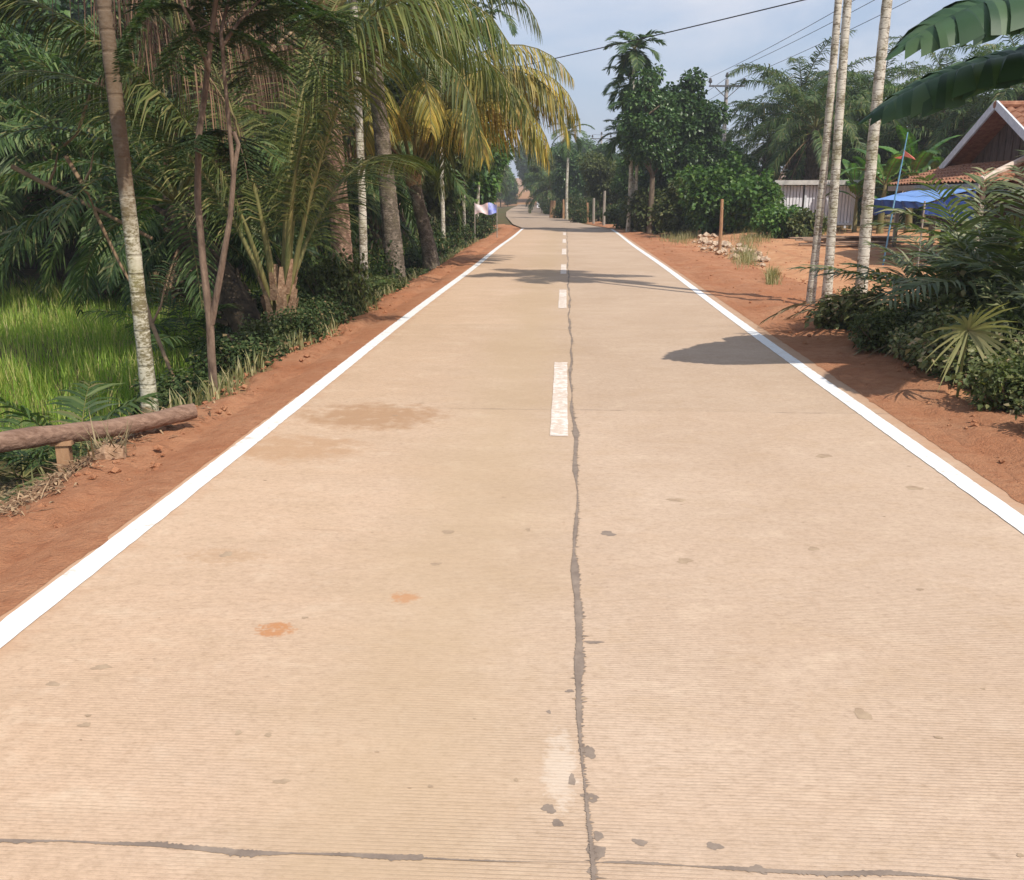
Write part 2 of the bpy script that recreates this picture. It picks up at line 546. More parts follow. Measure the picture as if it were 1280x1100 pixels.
    wbn = math_(nt, 'ADD', wb, math_(nt, 'MULTIPLY', math_(nt, 'SUBTRACT', big, .5), 1.2))
    col = mix(nt, math_(nt, 'MULTIPLY', ramp(nt, wbn, [(.1, 1.0), (.6, 0.0)]), .45), col, (.45, .325, .2))
    ed = math_(nt, 'ABSOLUTE', math_(nt, 'SUBTRACT', X, .15))
    edn = math_(nt, 'ADD', ed, math_(nt, 'MULTIPLY', math_(nt, 'SUBTRACT', pat, .5), .5))
    col = mix(nt, math_(nt, 'MULTIPLY', ramp(nt, math_(nt, 'SUBTRACT', edn, 1.8), [(.42, 0.0), (.72, 1.0)]), .8), col, (.46, .245, .135))
    dk = noise(nt, geovec(nt, (3.0, .8, 1)), 2.2, 6, .75, .8)
    col = mix(nt, math_(nt, 'MULTIPLY', ramp(nt, dk, [(.62, 0.0), (.74, 1.0)]), .4), col, (.4, .26, .16))
    # transverse tined grooves
    w = N(nt, 'ShaderNodeTexWave', wave_type='BANDS', bands_direction='Y', wave_profile='SIN')
    w.inputs['Scale'].default_value = 21.0
    w.inputs['Distortion'].default_value = .8
    w.inputs['Detail'].default_value = 2
    w.inputs['Detail Scale'].default_value = 3
    nt.links.new(v, w.inputs['Vector'])
    worn = ramp(nt, noise(nt, v, .9, 4, .6), [(.42, .25), (.62, 1.0)])
    rightside = ramp(nt, math_(nt, 'ADD', math_(nt, 'MULTIPLY', X, .25), .5), [(.3, .5), (.55, 1.0)])
    gr = math_(nt, 'MULTIPLY', math_(nt, 'MULTIPLY', ramp(nt, w.outputs['Fac'], [(0.0, 1.0), (.45, 0.0)]), worn), rightside)
    col = mix(nt, math_(nt, 'MULTIPLY', gr, .42), col, (.34, .23, .15))
    nt.links.new(col, bs.inputs['Base Color'])
    bs.inputs['Roughness'].default_value = .85
    bs.inputs['Specular IOR Level'].default_value = .2
    h = math_(nt, 'SUBTRACT', math_(nt, 'MULTIPLY', fine, .35), gr)
    bump(nt, bs, h, .35, .006)
    return m


M['concrete'] = concrete_mat()


def paint_mat(name, c, wear, under):
    m, nt, bs, out = new_mat(name)
    v = geovec(nt)
    a = noise(nt, v, 14, 6, .75)
    b = noise(nt, v, 1.5, 4, .6)
    k = math_(nt, 'ADD', a, math_(nt, 'MULTIPLY', math_(nt, 'SUBTRACT', b, .5), .4))
    col = mix(nt, ramp(nt, k, [(wear, 1.0), (wear + .12, 0.0)]), c, under)
    nt.links.new(col, bs.inputs['Base Color'])
    bs.inputs['Roughness'].default_value = .6
    bump(nt, bs, a, .2, .004)
    return m


M['paint'] = paint_mat('white_road_paint', (.76, .745, .72), .33, (.6, .52, .44))
M['paint_old'] = paint_mat('dusty_road_paint', (.78, .7, .63), .46, (.6, .48, .38))
M['sealant'] = plain_mat('joint_sealant', (.19, .145, .115), (.29, .225, .175), 9, .8, bmp=.2)
M['spot'] = plain_mat('dried_spots', (.32, .225, .15), (.43, .315, .21), 14, .85, bmp=.1)
M['asphalt'] = soil_mat('old_dusty_road', (.36, .27, .2), (.42, .32, .24), (.32, .23, .165))

# ------------------------------------------------------------------ terrain
ROADC = [(-20, 0), (51, 0), (58, -1.0), (80, -2.9), (102, -4.3), (130, -5.4), (165, -6.4), (230, -9), (400, -14)]


def road_c(y):
    return np.interp(y, [a for a, b in ROADC], [b for a, b in ROADC])


def sstep(a, b, x):
    t = np.clip((x - a) / (b - a), 0, 1)
    return t * t * (3 - 2 * t)


def wob(x, y):
    return (np.sin(x * 1.7 + 1.3 * np.sin(y * .9)) * np.cos(y * 1.3 + x * .4) * .5 + np.sin(x * 4.1 + y * 2.3) * .25 + np.sin(y * 5.3 - x * 3.1) * .2)


def height(x, y):
    x = np.asarray(x, float); y = np.asarray(y, float)
    s = x - road_c(y)
    near = 1 - sstep(24, 40, y)
    drop = .72 * near + .25 * (1 - near)
    zl = -.04 - drop * sstep(2.95, 4.5, -s)
    zr = -.04 + .05 * np.exp(-((s - 3.5) / .35) ** 2) - .12 * sstep(3.4, 4.6, s) * (1 - sstep(12, 16, y)) + .42 * sstep(16, 38, y) * sstep(3.6, 7, s)
    z = np.where(s < 0, zl, zr)
    edge = sstep(2.75, 3.1, np.abs(s))
    z = z + wob(x, y) * .05 * edge
    z = np.where(np.abs(s) < 2.75, -.07, z)
    z = z + 2.6 * sstep(172, 215, y) + 10 * sstep(260, 600, y)
    z = z + 5 * sstep(60, 200, np.abs(x)) * sstep(40, 120, y)
    return z


def gz(x, y):
    return float(height(x, y))


xs = np.concatenate([np.linspace(-400, -40, 14), np.linspace(-36, -9, 28), np.linspace(-8.7, -2.2, 53),
                     np.linspace(-1.8, 1.8, 3), np.linspace(2.2, 9, 56), np.linspace(9.5, 40, 40), np.linspace(50, 400, 14)])
ys = np.concatenate([np.linspace(-60, -4, 12), np.linspace(-3, 24, 180), np.linspace(24.6, 70, 90), np.linspace(72, 300, 60), np.linspace(320, 900, 12)])
GX, GY = np.meshgrid(xs, ys)
GZ = height(GX, GY)
mb = MB()
nx, ny = len(xs), len(ys)
I = (np.arange(ny - 1)[:, None] * nx + np.arange(nx - 1)[None, :]).ravel()
mb.add(np.stack([GX, GY, GZ], -1).reshape(-1, 3), np.stack([I, I + 1, I + nx + 1, I + nx], 1))
struct(mb.build('ground', M['ground'], smooth=True))

# concrete slab road
XL, XR = -2.36, 2.66
LEN0, LEN1 = -6.0, 50.5
mb = MB()
ysl = np.linspace(LEN0, LEN1, 90)
ej = np.cumsum(RNG.normal(0, .012, 90)) * .5
ej -= np.linspace(ej[0], ej[-1], 90)
el = XL + ej * .6 + RNG.normal(0, .008, 90)
er = XR + ej * .6 + RNG.normal(0, .012, 90)
top = np.concatenate([np.stack([el, ysl, np.zeros(90)], 1), np.stack([er, ysl, np.zeros(90)], 1)])
bot = top + np.array([0, 0, -.16])
V = np.concatenate([top, bot])
F = []
for i in range(89):
    F.append([i, 90 + i, 91 + i, i + 1])
    F.append([i + 180, i, i + 1, i + 181])
    F.append([90 + i, 270 + i, 271 + i, 91 + i])
F.append([89, 179, 359, 269])
mb.add(V, F)
struct(mb.build('concrete_road', M['concrete']))

# older dusty road beyond
mb = MB()
yy = np.linspace(50.6, 178, 80)
c = road_c(yy)
hw = np.interp(yy, [50, 60, 80, 260], [2.3, 2.2, 2.1, 2.0])
zz = height(c + 50 * 0, yy) + .075
V = np.concatenate([np.stack([c - hw, yy, zz - .0], 1), np.stack([c + hw, yy, zz], 1)])
mb.add(V, [[i, 80 + i, 81 + i, i + 1] for i in range(79)])
struct(mb.build('old_road', M['asphalt'], smooth=True))

# painted edge lines
def ribbon(cx_fn, y0, y1, w, z, n=120, jag=0.0):
    m_ = MB()
    y = np.linspace(y0, y1, n)
    cx = cx_fn(y)
    a = np.stack([cx - w / 2 + RNG.normal(0, jag, n), y, np.full(n, z)], 1)
    b = np.stack([cx + w / 2 + RNG.normal(0, jag, n), y, np.full(n, z)], 1)
    m_.add(np.concatenate([a, b]), [[i, n + i, n + i + 1, i + 1] for i in range(n - 1)])
    return m_


pl = at(0, 789); pl2 = at(430, 459)
pr = at(1280, 660); pr2 = at(930, 406)
xl = (pl[0] + pl2[0]) / 2
xr = (pr[0] + pr2[0]) / 2
mb = ribbon(lambda y: xl + .02 * np.sin(y * .35), LEN0, LEN1 - .4, .135, .004, 900, .0018)
struct(mb.build('edge_line', M['paint']))
mb = ribbon(lambda y: xr + .02 * np.sin(y * .3 + 1), LEN0, LEN1 - 1.2, .135, .004, 900, .0018)
struct(mb.build('edge_line', M['paint']))
mb = MB()
dc = at(700, 497)[0]
for a, b in ((6.45, 9.5), (14.3, 17.2), (20.8, 23.8), (27.9, 30.9), (34.9, 38), (41.9, 45), (-.6, 1.0)):
    r_ = ribbon(lambda y: dc + y * 0, a, b, .13, .004, 24, .002)
    mb.add(r_.V[0], r_.loops[0].reshape(-1, 4))
struct(mb.build('centre_dashes', M['paint_old']))

# tar sealant along the joints, with drips
jx = at(722, 700)[0]
mb = MB()
n = 3600
y = .8 * (LEN1 / .8) ** np.linspace(0, 1, n)
wv = jx + .012 * np.sin(y * 1.3) + .008 * np.sin(y * 4.1)
sp_l = np.abs(RNG.normal(0, .003, n)) + (RNG.random(n) < .01) * RNG.random(n) * .02
sp_r = np.abs(RNG.normal(0, .007, n)) + (RNG.random(n) < .035) * RNG.random(n) * .03
bw = .0072 + .005 * np.sin(y * 2.2) + .004 * np.sin(y * 7)
bw = bw * np.interp(y, np.linspace(.8, LEN1, 260), .35 + 1.1 * RNG.random(260))
a = np.stack([wv - bw - sp_l, y, np.full(n, .003)], 1)
b = np.stack([wv + bw + sp_r, y, np.full(n, .003)], 1)
mb.add(np.concatenate([a, b]), [[i, n + i, n + i + 1, i + 1] for i in range(n - 1)])


STAINS = []


BLOBZ = [.0008]


def blob(cx, cy, rx, ry):
    BLOBZ[0] += .00001
    z = BLOBZ[0]
    k = 26
    an = np.arange(k) * 2 * math.pi / k
    ph = RNG.random(4) * 6.28
    r = 1 + .18 * np.sin(2 * an + ph[0]) + .14 * np.sin(3 * an + ph[1]) + .1 * np.sin(5 * an + ph[2]) + .08 * np.sin(9 * an + ph[3])
    mb.poly(np.stack([cx + rx * r * np.cos(an), cy + ry * r * np.sin(an), np.full(k, z)], 1))


for px, py, sx, sy in ((686, 1011, 8, 6), (697, 1029, 8, 4), (715, 975, 5, 6), (735, 940, 9, 8), (738, 997, 11, 5), (748, 1045, 7, 5),
                       (745, 1065, 14, 8), (741, 1088, 8, 4), (893, 1058, 9, 5), (948, 1087, 11, 5), (800, 1053, 9, 4), (127, 834, 12, 3),
                       (66, 855, 8, 3), (352, 977, 10, 3), (742, 803, 10, 2), (712, 864, 5, 2), (856, 701, 10, 3), (1078, 893, 11, 6),
                       (760, 667, 9, 3), (846, 625, 10, 2), (686, 890, 3, 2), (1143, 610, 12, 2), (1017, 686, 8, 2), (1030, 570, 10, 2),
                       (560, 665, 9, 2), (660, 662, 3, 2), (545, 705, 6, 2), (283, 693, 8, 3), (645, 975, 3, 2), (538, 983, 3, 2)):
    p = at(px, py); q = at(px + sx, py); u = at(px, py - sy)
    if 670 < px < 770 or py > 1040:
        blob(p[0], p[1], abs(q[0] - p[0]), abs(u[1] - p[1]))
    else:
        STAINS.append((p[0], p[1], abs(q[0] - p[0]), abs(u[1] - p[1])))
# transverse joints
for k, yj in enumerate((at(640, 1076)[1], 7.3, 12.4, 17.5, 22.6, 27.7, 32.8, 37.9, 43)):
    n = 900
    x = np.linspace(XL + .02, XR - .02, n)
    base = .011 if k == 0 else .003
    amp = .35 + .65 * (np.sin(x * 2.3 + 1.2 + k) > -.15)
    if k == 0:
        amp = np.where((x > -.35) & (x < .12), .25, 1.0)
    kn = RNG.random(40)
    lump = np.interp(x, np.linspace(XL, XR, 40), kn ** 2 * 1.6 + .15)
    kn = RNG.random(40)
    lump2 = np.interp(x, np.linspace(XL, XR, 40), kn ** 2 * 1.6 + .1)
    w1 = (base * .75 + np.abs(RNG.normal(0, base * .3, n))) * amp * lump
    w2 = (base * .75 + np.abs(RNG.normal(0, base * .3, n))) * amp * lump2
    yc = yj + .006 * np.sin(x * 3) + .004 * np.sin(x * 9)
    a = np.stack([x, yc - w1, np.full(n, .002)], 1)
    b = np.stack([x, yc + w2, np.full(n, .002)], 1)
    mb.add(np.concatenate([a, b]), [[i + 1, n + i + 1, n + i, i][::-1] for i in range(n - 1)])
struct(mb.build('joint_sealant', M['sealant']))
mb = MB()
for q_ in STAINS:
    blob(*q_)
for i in range(90):
    yb = 1.4 + 12 * RNG.random() ** 1.7
    r_ = .004 + .011 * RNG.random() ** 3
    blob(XL + .25 + (XR - XL - .5) * RNG.random(), yb, r_ * (1 + RNG.random()), r_ * (.6 + .6 * RNG.random()))
struct(mb.build('oil_spots', M['spot']))


# red soil shoulders with ragged outer edge
def shoulder(side, y0, y1, inner, outer_fn, step=.12, name='dirt_shoulder', mat='soil', lift=.036, nxw=16):
    y = np.arange(y0, y1, step)
    V = []
    for yk in y:
        o = outer_fn(yk)
        for j in range(nxw):
            t = j / (nxw - 1)
            x = side * (inner + (o - inner) * t) + float(road_c(yk))
            z = gz(x, yk) + lift
            e = math.sin(math.pi * min(1, t * 1.15)) if t < .9 else 0
            z += (RNG.random() - .4) * (.018 + .04 * t * t) * e + .02 * e * math.sin(yk * 3.1 + t * 5) * math.cos(yk * 1.7)
            if t > .97:
                z -= .05
            if t < .02:
                z = -.045 if yk < LEN1 else z
            V.append((x, yk, z))
    m_ = MB()
    k = len(y)
    m_.add(V, [[i * nxw + j, i * nxw + j + 1, (i + 1) * nxw + j + 1, (i + 1) * nxw + j] for i in range(k - 1) for j in range(nxw - 1)])
    return struct(m_.build(name, M[mat], smooth=True))


def out_l(y):
    return float(np.interp(y, [-6, 4, 6, 8, 11, 16, 24, 40, 60], [3.5, 3.45, 3.3, 3.05, 2.95, 3.1, 3.5, 3.6, 3.4])) + .12 * math.sin(y * 2.1) + .09 * math.sin(y * 5.2 + 1) + .05 * math.sin(y * 11)


def out_r(y):
    return float(np.interp(y, [-6, 5, 9, 13, 18, 30, 60], [3.35, 3.35, 3.5, 4.2, 5.0, 4.3, 3.6])) + .1 * math.sin(y * 1.8 + 2) + .08 * math.sin(y * 4.7) + .05 * math.sin(y * 10)


shoulder(-1, -5, 58, 2.34, out_l)
shoulder(1, -5, 62, 2.63, out_r)


for sgn, xe, amp in ((-1, XL, .13), (1, XR, .09)):
    y = np.arange(.5, LEN1, .035)
    kn = RNG.random(int(LEN1 / .3) + 3)
    f1 = np.interp(y, np.arange(len(kn)) * .3, kn)
    kn = RNG.random(int(LEN1 / .08) + 3)
    f2 = np.interp(y, np.arange(len(kn)) * .08, kn)
    inn = np.maximum(.05 + .012 * f2, amp * (f1 - .35) + .05 * (f2 - .4))
    a = np.stack([np.full(len(y), xe + sgn * .3), y, np.full(len(y), -.034)], 1)
    b = np.stack([xe + sgn * (.05 + .05 * f2), y, .006 + .006 * f1], 1)
    c = np.stack([xe - sgn * inn, y, np.full(len(y), .002)], 1)
    k_ = len(y)
    mb = MB()
    F = [[i + o, i + o + k_, i + o + k_ + 1, i + o + 1][::sgn * -1 or 1] for o in (0, k_) for i in range(k_ - 1)]
    mb.add(np.concatenate([a, b, c]), F)
    struct(mb.build('soil_spill', M['soil'], smooth=True))


# clods, stones and dry bits on the shoulders and verge
def clods(spots, name, mat, smin, smax):
    m_ = MB()
    base = np.array([[1, 0, 0], [0, 1, 0], [-1, 0, 0], [0, -1, 0], [0, 0, .8], [0, 0, -.5], [.6, .6, .5], [-.6, .6, .45], [-.6, -.6, .5], [.6, -.6, .45]])
    fc = [[0, 6, 4], [6, 1, 4], [1, 7, 4], [7, 2, 4], [2, 8, 4], [8, 3, 4], [3, 9, 4], [9, 0, 4],
          [0, 1, 6], [1, 2, 7], [2, 3, 8], [3, 0, 9], [0, 5, 1], [1, 5, 2], [2, 5, 3], [3, 5, 0]]
    for (x, y, z) in spots:
        s = smin + (smax - smin) * RNG.random() ** 5
        v = base * s * (.7 + .6 * RNG.random((10, 3)))
        a = RNG.random() * 6.28
        ca, sa = math.cos(a), math.sin(a)
        v = v @ np.array([[ca, -sa, 0], [sa, ca, 0], [0, 0, 1]])
        m_.add(v + np.array([x, y, z + s * .15]), fc)
    return struct(m_.build(name, M[mat]), 'stuff')


sp = []
for i in range(3200):
    y = 2.5 + 38 * RNG.random() ** 1.6
    o = out_l(y)
    x = -(2.5 + (o - 2.35) * (1 - RNG.random() ** 2.2)) + RNG.normal(0, .05)
    sp.append((x, y, gz(x, y) + .03))
for i in range(2000):
    y = 3 + 36 * RNG.random() ** 1.5
    o = out_r(y)
    x = 2.75 + (o - 2.7) * (1 - RNG.random() ** 2.0) + RNG.normal(0, .05)
    sp.append((x, y, gz(x, y) + .03))
for i in range(900):
    y = 14 + 22 * RNG.random(); x = 4.2 + 7 * RNG.random()
    sp.append((x, y, gz(x, y)))
clods(sp, 'soil_clods', 'soil', .005, .04)


# ------------------------------------------------------------------ palms
def rachis_curve(base, az, elev, L, bend, m=16, power=1.4, curl=0.0):
    p = np.array(base, float)
    P = [p.copy()]
    T = []
    for i in range(m):
        t = (i + .5) / m
        e = elev - bend * t ** power
        a = az + curl * t * t
        d = np.array([math.cos(a) * math.cos(e), math.sin(a) * math.cos(e), math.sin(e)])
        p = p + d * L / m
        P.append(p.copy())
        T.append(d)
    T.append(T[-1])
    return np.array(P), np.array(T)


def frond(mbL, mbR, base, az, elev, L, bend, n=60, ll=.8, w=.022, droop=.6, t0=.2, r0=.03, lift=.25, power=1.4,
          curl=0.0, seg=3, plumose=0.0, fwd=.5, skip=0.0, roll=0.0, rnd_bias=None, hang=0.0):
    P, T = rachis_curve(base, az, elev, L, bend, 16, power, curl)
    m = len(P) - 1
    rad = [r0 * (1 - .88 * (i / m) ** .7) for i in range(m + 1)]
    mbR.tube(P, rad, 5, True, 0, None, .7)
    V = []; F = []; RD = []
    k = 0
    side0 = np.array([-math.sin(az), math.cos(az), 0])
    for i in range(n):
        t = t0 + (1 - t0) * (i + RNG.random() * .6) / n
        f = min(t * m, m - 1e-3)
        j = int(f); q = f - j
        p = P[j] * (1 - q) + P[j + 1] * q
        tt = nrm(T[j] * (1 - q) + T[j + 1] * q)
        S = np.cross(tt, Z3)
        S = side0 * -1 if np.linalg.norm(S) < .15 else nrm(S)
        U = nrm(np.cross(S, tt))
        if roll:
            cr, sr = math.cos(roll * t), math.sin(roll * t)
            S, U = S * cr + U * sr, U * cr - S * sr
        u = (t - t0) / (1 - t0)
        prof = (.5 + .9 * u) if u < .35 else (.815 + .5 * (1 - ((u - .35) / .65)) ** .8 - .31)
        prof = max(.25, min(1.0, prof))
        if u > .8:
            prof *= 1 - .5 * (u - .8) / .2
        for s in (-1, 1):
            if RNG.random() < skip:
                continue
            l = ll * prof * (.82 + .32 * RNG.random())
            lf = lift + (RNG.random() - .5) * (.25 + plumose)
            d = nrm(S * s + tt * (fwd + .5 * u + (RNG.random() - .5) * .25) + U * lf - Z3 * hang)
            W = tt - d * np.dot(tt, d)
            W = nrm(W + U * (RNG.random() - .5) * .8)
            pp = p.copy()
            ww = w * (.8 + .4 * RNG.random()) * (.6 + .4 * prof)
            dr = droop * (.6 + .8 * RNG.random())
            prof_w = (.55, 1.0, .75, .06) if seg == 3 else (.6, 1.0, .06)
            for g in range(seg + 1):
                V.append(pp + W * ww * prof_w[g] * .5)
                V.append(pp - W * ww * prof_w[g] * .5)
                if g < seg:
                    dd = nrm(d - Z3 * dr * (g + .3))
                    pp = pp + dd * l / seg
            rr = RNG.random() if rnd_bias is None else min(1, max(0, rnd_bias + (RNG.random() - .5) * .5))
            for g in range(seg):
                b = k + g * 2
                F.append([b, b + 1, b + 3, b + 2])
                RD.append(rr)
            k += 2 * (seg + 1)
    mbL.add(V, F, RD)


def trunk_mesh(pts, radii, n=10, jit=.06, rings=0.0, ring_step=.12):
    """pts resampled; rings give leaf-scar ridges"""
    pts = np.asarray(pts, float)
    dist = np.concatenate([[0], np.cumsum(np.linalg.norm(np.diff(pts, axis=0), axis=1))])
    step = ring_step / 2 if rings else .3
    k = max(6, int(dist[-1] / step))
    s = np.linspace(0, dist[-1], k)
    P = np.stack([np.interp(s, dist, pts[:, i]) for i in range(3)], 1)
    r = np.interp(s, dist, radii)
    if rings:
        r = r * (1 + rings * ((np.arange(k) % 2) - .5) * (.6 + .8 * RNG.random(k)))
    m_ = MB()
    m_.tube(P, list(r), n, True, jit)
    return m_


def coconut(name, label, base, top, r0, r1, fronds, group=None, bark='coco_bark', leaf='coconut', petr='petiole', rings=.05, cat='palm tree', coir=True):
    """fronds: list of dict(az, elev, L, bend, ...) ; local coordinates from base"""
    base = np.asarray(base, float)
    t = thing(name, label, cat, base, 0, group)
    top = np.asarray(top, float)
    h = top[2]
    if h > .15:
        mid = top * .5 + np.array([-.06 * top[0], 0, 0])
        pts = [(0, 0, -.25), (0, 0, 0), mid * .5 + np.array([-top[0] * .06, -top[1] * .06, 0]), mid, top * .8, top]
        trunk_mesh(pts, [r0 * 1.5, r0 * 1.25, r0, (r0 + r1) / 2, r1, r1 * 1.15], 12, .08, rings).build('trunk', M[bark], t, True)
    if coir:
        m_ = MB()
        for i in range(26):
            a = RNG.random() * 6.28
            z = h - .25 + .5 * RNG.random()
            c0 = top + np.array([math.cos(a) * r1, math.sin(a) * r1, z - h])
            c1 = c0 + np.array([math.cos(a) * .12, math.sin(a) * .12, .25 + .25 * RNG.random()])
            s = np.array([-math.sin(a), math.cos(a), 0]) * .07
            m_.add([c0 - s, c0 + s, c1 + s * .3, c1 - s * .3], [[0, 1, 2, 3]])
        m_.build('fibre_sheath', M['husk'], t)
    for fd in fronds:
        fd = dict(fd)
        lm = fd.pop('mat', leaf)
        rm = fd.pop('rmat', petr)
        up = fd.pop('up', 0)
        a = fd['az']
        b = top + np.array([math.cos(a) * r1 * .6, math.sin(a) * r1 * .6, up])
        mL, mR = MB(), MB()
        frond(mL, mR, b, **fd)
        fo = mR.build('frond', M[rm], t, True)
        mL.build('leaflets', M[lm], fo)
    return t


def ring_fronds(count, elev_lo, elev_hi, L, bend, az0=0.0, **kw):
    out = []
    for i in range(count):
        q = i / max(1, count - 1)
        d = dict(az=az0 + i * 2.39996, elev=R(elev_lo + (elev_hi - elev_lo) * q) + RNG.normal(0, .08), L=L * (.85 + .3 * RNG.random()), bend=bend * (.8 + .4 * RNG.random()))
        d.update(kw)
        out.append(d)
    return out


def areca(name, label, base, h, r0, r1, lean=(0, 0), nf=8, L=1.7, bark='areca_bark', group=None, seed=0, leafmat='areca', low=-15):
    t = thing(name, label, 'palm tree', base, 0, group)
    lx, ly = lean
    pts = []
    for k in range(9):
        q = k / 8
        pts.append((lx * q ** 1.3 + .03 * math.sin(q * 5 + seed), ly * q ** 1.3 + .03 * math.cos(q * 4 + seed), -.25 + (h + .25) * q))
    trunk_mesh(pts, [r0 * 1.35, r0 * 1.05] + [r0 + (r1 - r0) * k / 6 for k in range(7)], 12, .05, .045, .22).build('trunk', M[bark], t, True)
    top = np.array(pts[-1])
    m_ = MB()
    cs = .75
    m_.tube([top, top + [0, 0, cs * .3], top + [0, 0, cs * .75], top + [0, 0, cs]], [r1 * 1.05, r1 * 1.5, r1 * 1.2, r1 * .6], 10)
    m_.build('crown_shaft', M['petiole'], t, True)
    mL, mR = MB(), MB()
    for i in range(nf):
        q = i / (nf - 1)
        frond(mL, mR, top + np.array([0, 0, cs * .85]), i * 2.4 + seed, R(low + (82 - low) * q) + RNG.normal(0, .1), L * (.9 + .2 * RNG.random()), R(75 + 25 * RNG.random()),
              n=34, ll=.62, w=.065, droop=.4, t0=.12, r0=.022, lift=.35, power=1.1, seg=2, fwd=.6)
    mR.build('leaf_stalks', M['rachis'], t, True)
    mL.build('crown', M[leafmat], t)
    return t


def oil_palm(name, label, base, th, tr, nf=26, L=4.6, group=None, n=72, ll=.85, low=-35, dead=5, w=.062, leaf='oil'):
    t = thing(name, label, 'palm tree', base, RNG.random() * 6, group)
    m_ = MB()
    m_.tube([(0, 0, -.3), (0, 0, th * .4), (0, 0, th), (0, 0, th + .3)], [tr * 1.1, tr, tr * 1.15, tr * .5], 12, True, .12)
    # frond bases left on the trunk
    for i in range(int(70 * max(.4, th / 3))):
        a = i * 2.4
        z = .1 + th * i / (70 * max(.4, th / 3))
        c0 = np.array([math.cos(a) * tr * .9, math.sin(a) * tr * .9, z])
        c1 = c0 + np.array([math.cos(a) * .16, math.sin(a) * .16, .26])
        m_.tube([c0, c1], [.075, .04], 5, True, .2)
    m_.build('trunk', M['oil_bark'], t)
    mL, mR = MB(), MB()
    top = np.array([0, 0, th + .1])
    for i in range(nf):
        q = i / (nf - 1)
        frond(mL, mR, top + np.array([0, 0, .3 * q]), i * 2.4, R(low + (84 - low) * q ** .8) + RNG.normal(0, .1), L * (.85 + .25 * RNG.random()), R(75 + 40 * RNG.random()),
              n=n, ll=ll, w=w, droop=.85, t0=.16, r0=.05, lift=.3, plumose=.9, seg=2, power=1.3, curl=RNG.normal(0, .25))
    mR.build('leaf_stalks', M['rachis'], t)
    mL.build('crown', M[leaf], t)
    if dead:
        mL, mR = MB(), MB()
        for i in range(dead):
            frond(mL, mR, top, i * 2.1 + 1, R(-35 - 25 * RNG.random()), L * .75, R(35), n=34, ll=.5, w=.04, droop=.8, t0=.2, r0=.045, seg=2, skip=.25, lift=0)
        ro = mR.build('dead_fronds', M['petiole_dry'], t)
        mL.build('dry_leaflets', M['dead'], ro)
    return t


# ------------------------------------------------------------------ broadleaf trees and bushes
def limb_tree(rng_seed, h, spread, levels=3, r0=.12, nb=5, start=.3, up=.5):
    rr = random.Random(rng_seed)
    m_ = MB()
    tips = []

    def grow(p, d, L, r, lev):
        pts = [p]
        q = np.array(p, float)
        dd = np.array(d, float)
        k = 5
        for i in range(k):
            dd = nrm(dd + np.array([rr.gauss(0, .12), rr.gauss(0, .12), rr.gauss(0.03, .08)]))
            q = q + dd * L / k
            pts.append(q.copy())
        rad = [r * (1 - .55 * i / k) for i in range(k + 1)]
        m_.tube(pts, rad, 8 if lev == 0 else 5, True, .08)
        if lev >= 1:
            tips.append((pts[-1], lev))
            if lev >= 2:
                tips.append((pts[3], lev))
        if lev >= levels:
            return
        nb_ = nb if lev == 0 else max(2, nb - 2)
        for b in range(nb_):
            f = start + (1 - start) * (b + .5 * rr.random()) / nb_ if lev == 0 else .4 + .6 * (b + rr.random() * .5) / nb_
            j = min(k, max(1, int(f * k + .5)))
            a = b * 2.4 + rr.random()
            e = up + .5 * rr.random() - .1 * lev
            side = np.array([math.cos(a), math.sin(a), 0])
            nd = nrm(dd * .35 + side * spread + Z3 * e)
            grow(pts[j], nd, L * (.5 + .2 * rr.random()), rad[j] * .6, lev + 1)

    grow((0, 0, -.2), (rr.gauss(0, .05), rr.gauss(0, .05), 1), h, r0, 0)
    return m_, tips


def leaf_cloud(mbL, c, rad, n, ls, squash=.75, ws=.42, droop=.25):
    """leaves spread through a blob's volume with most of them near its outside, facing up and out"""
    u = RNG.normal(0, 1, (n, 3))
    u /= np.linalg.norm(u, axis=1)[:, None]
    rr = rad * (RNG.random(n) ** .45)
    P = u * rr[:, None] * np.array([1, 1, squash]) + np.asarray(c)
    D = u + RNG.normal(0, .55, (n, 3)) + np.array([0, 0, -.15])
    Nn = Z3 * .8 + u * .5 + RNG.normal(0, .45, (n, 3))
    L = ls * (.65 + .7 * RNG.random(n))
    mbL.leaves(P, D, Nn, L, L * ws, droop)


def broad_tree(name, label, base, h, spread, seed, leaf, ls, cl_r, per, r0=.12, group=None, levels=3, nb=5, start=.3, up=.5, cat='tree', bark='bark', rz=0.0, squash=.75, trunk_frac=.75, zmin=None):
    t = thing(name, label, cat, base, rz, group)
    tm, tips = limb_tree(seed, h * trunk_frac, spread, levels, r0, nb, start, up)
    tm.build('trunk', M[bark], t, True)
    mL = MB()
    for p, lev in tips:
        if zmin is not None and p[2] < zmin:
            continue
        leaf_cloud(mL, p, cl_r * (.7 + .6 * RNG.random()), int(per * (.6 + .8 * RNG.random())), ls, squash)
    mL.build('crown', M[leaf], t)
    return t


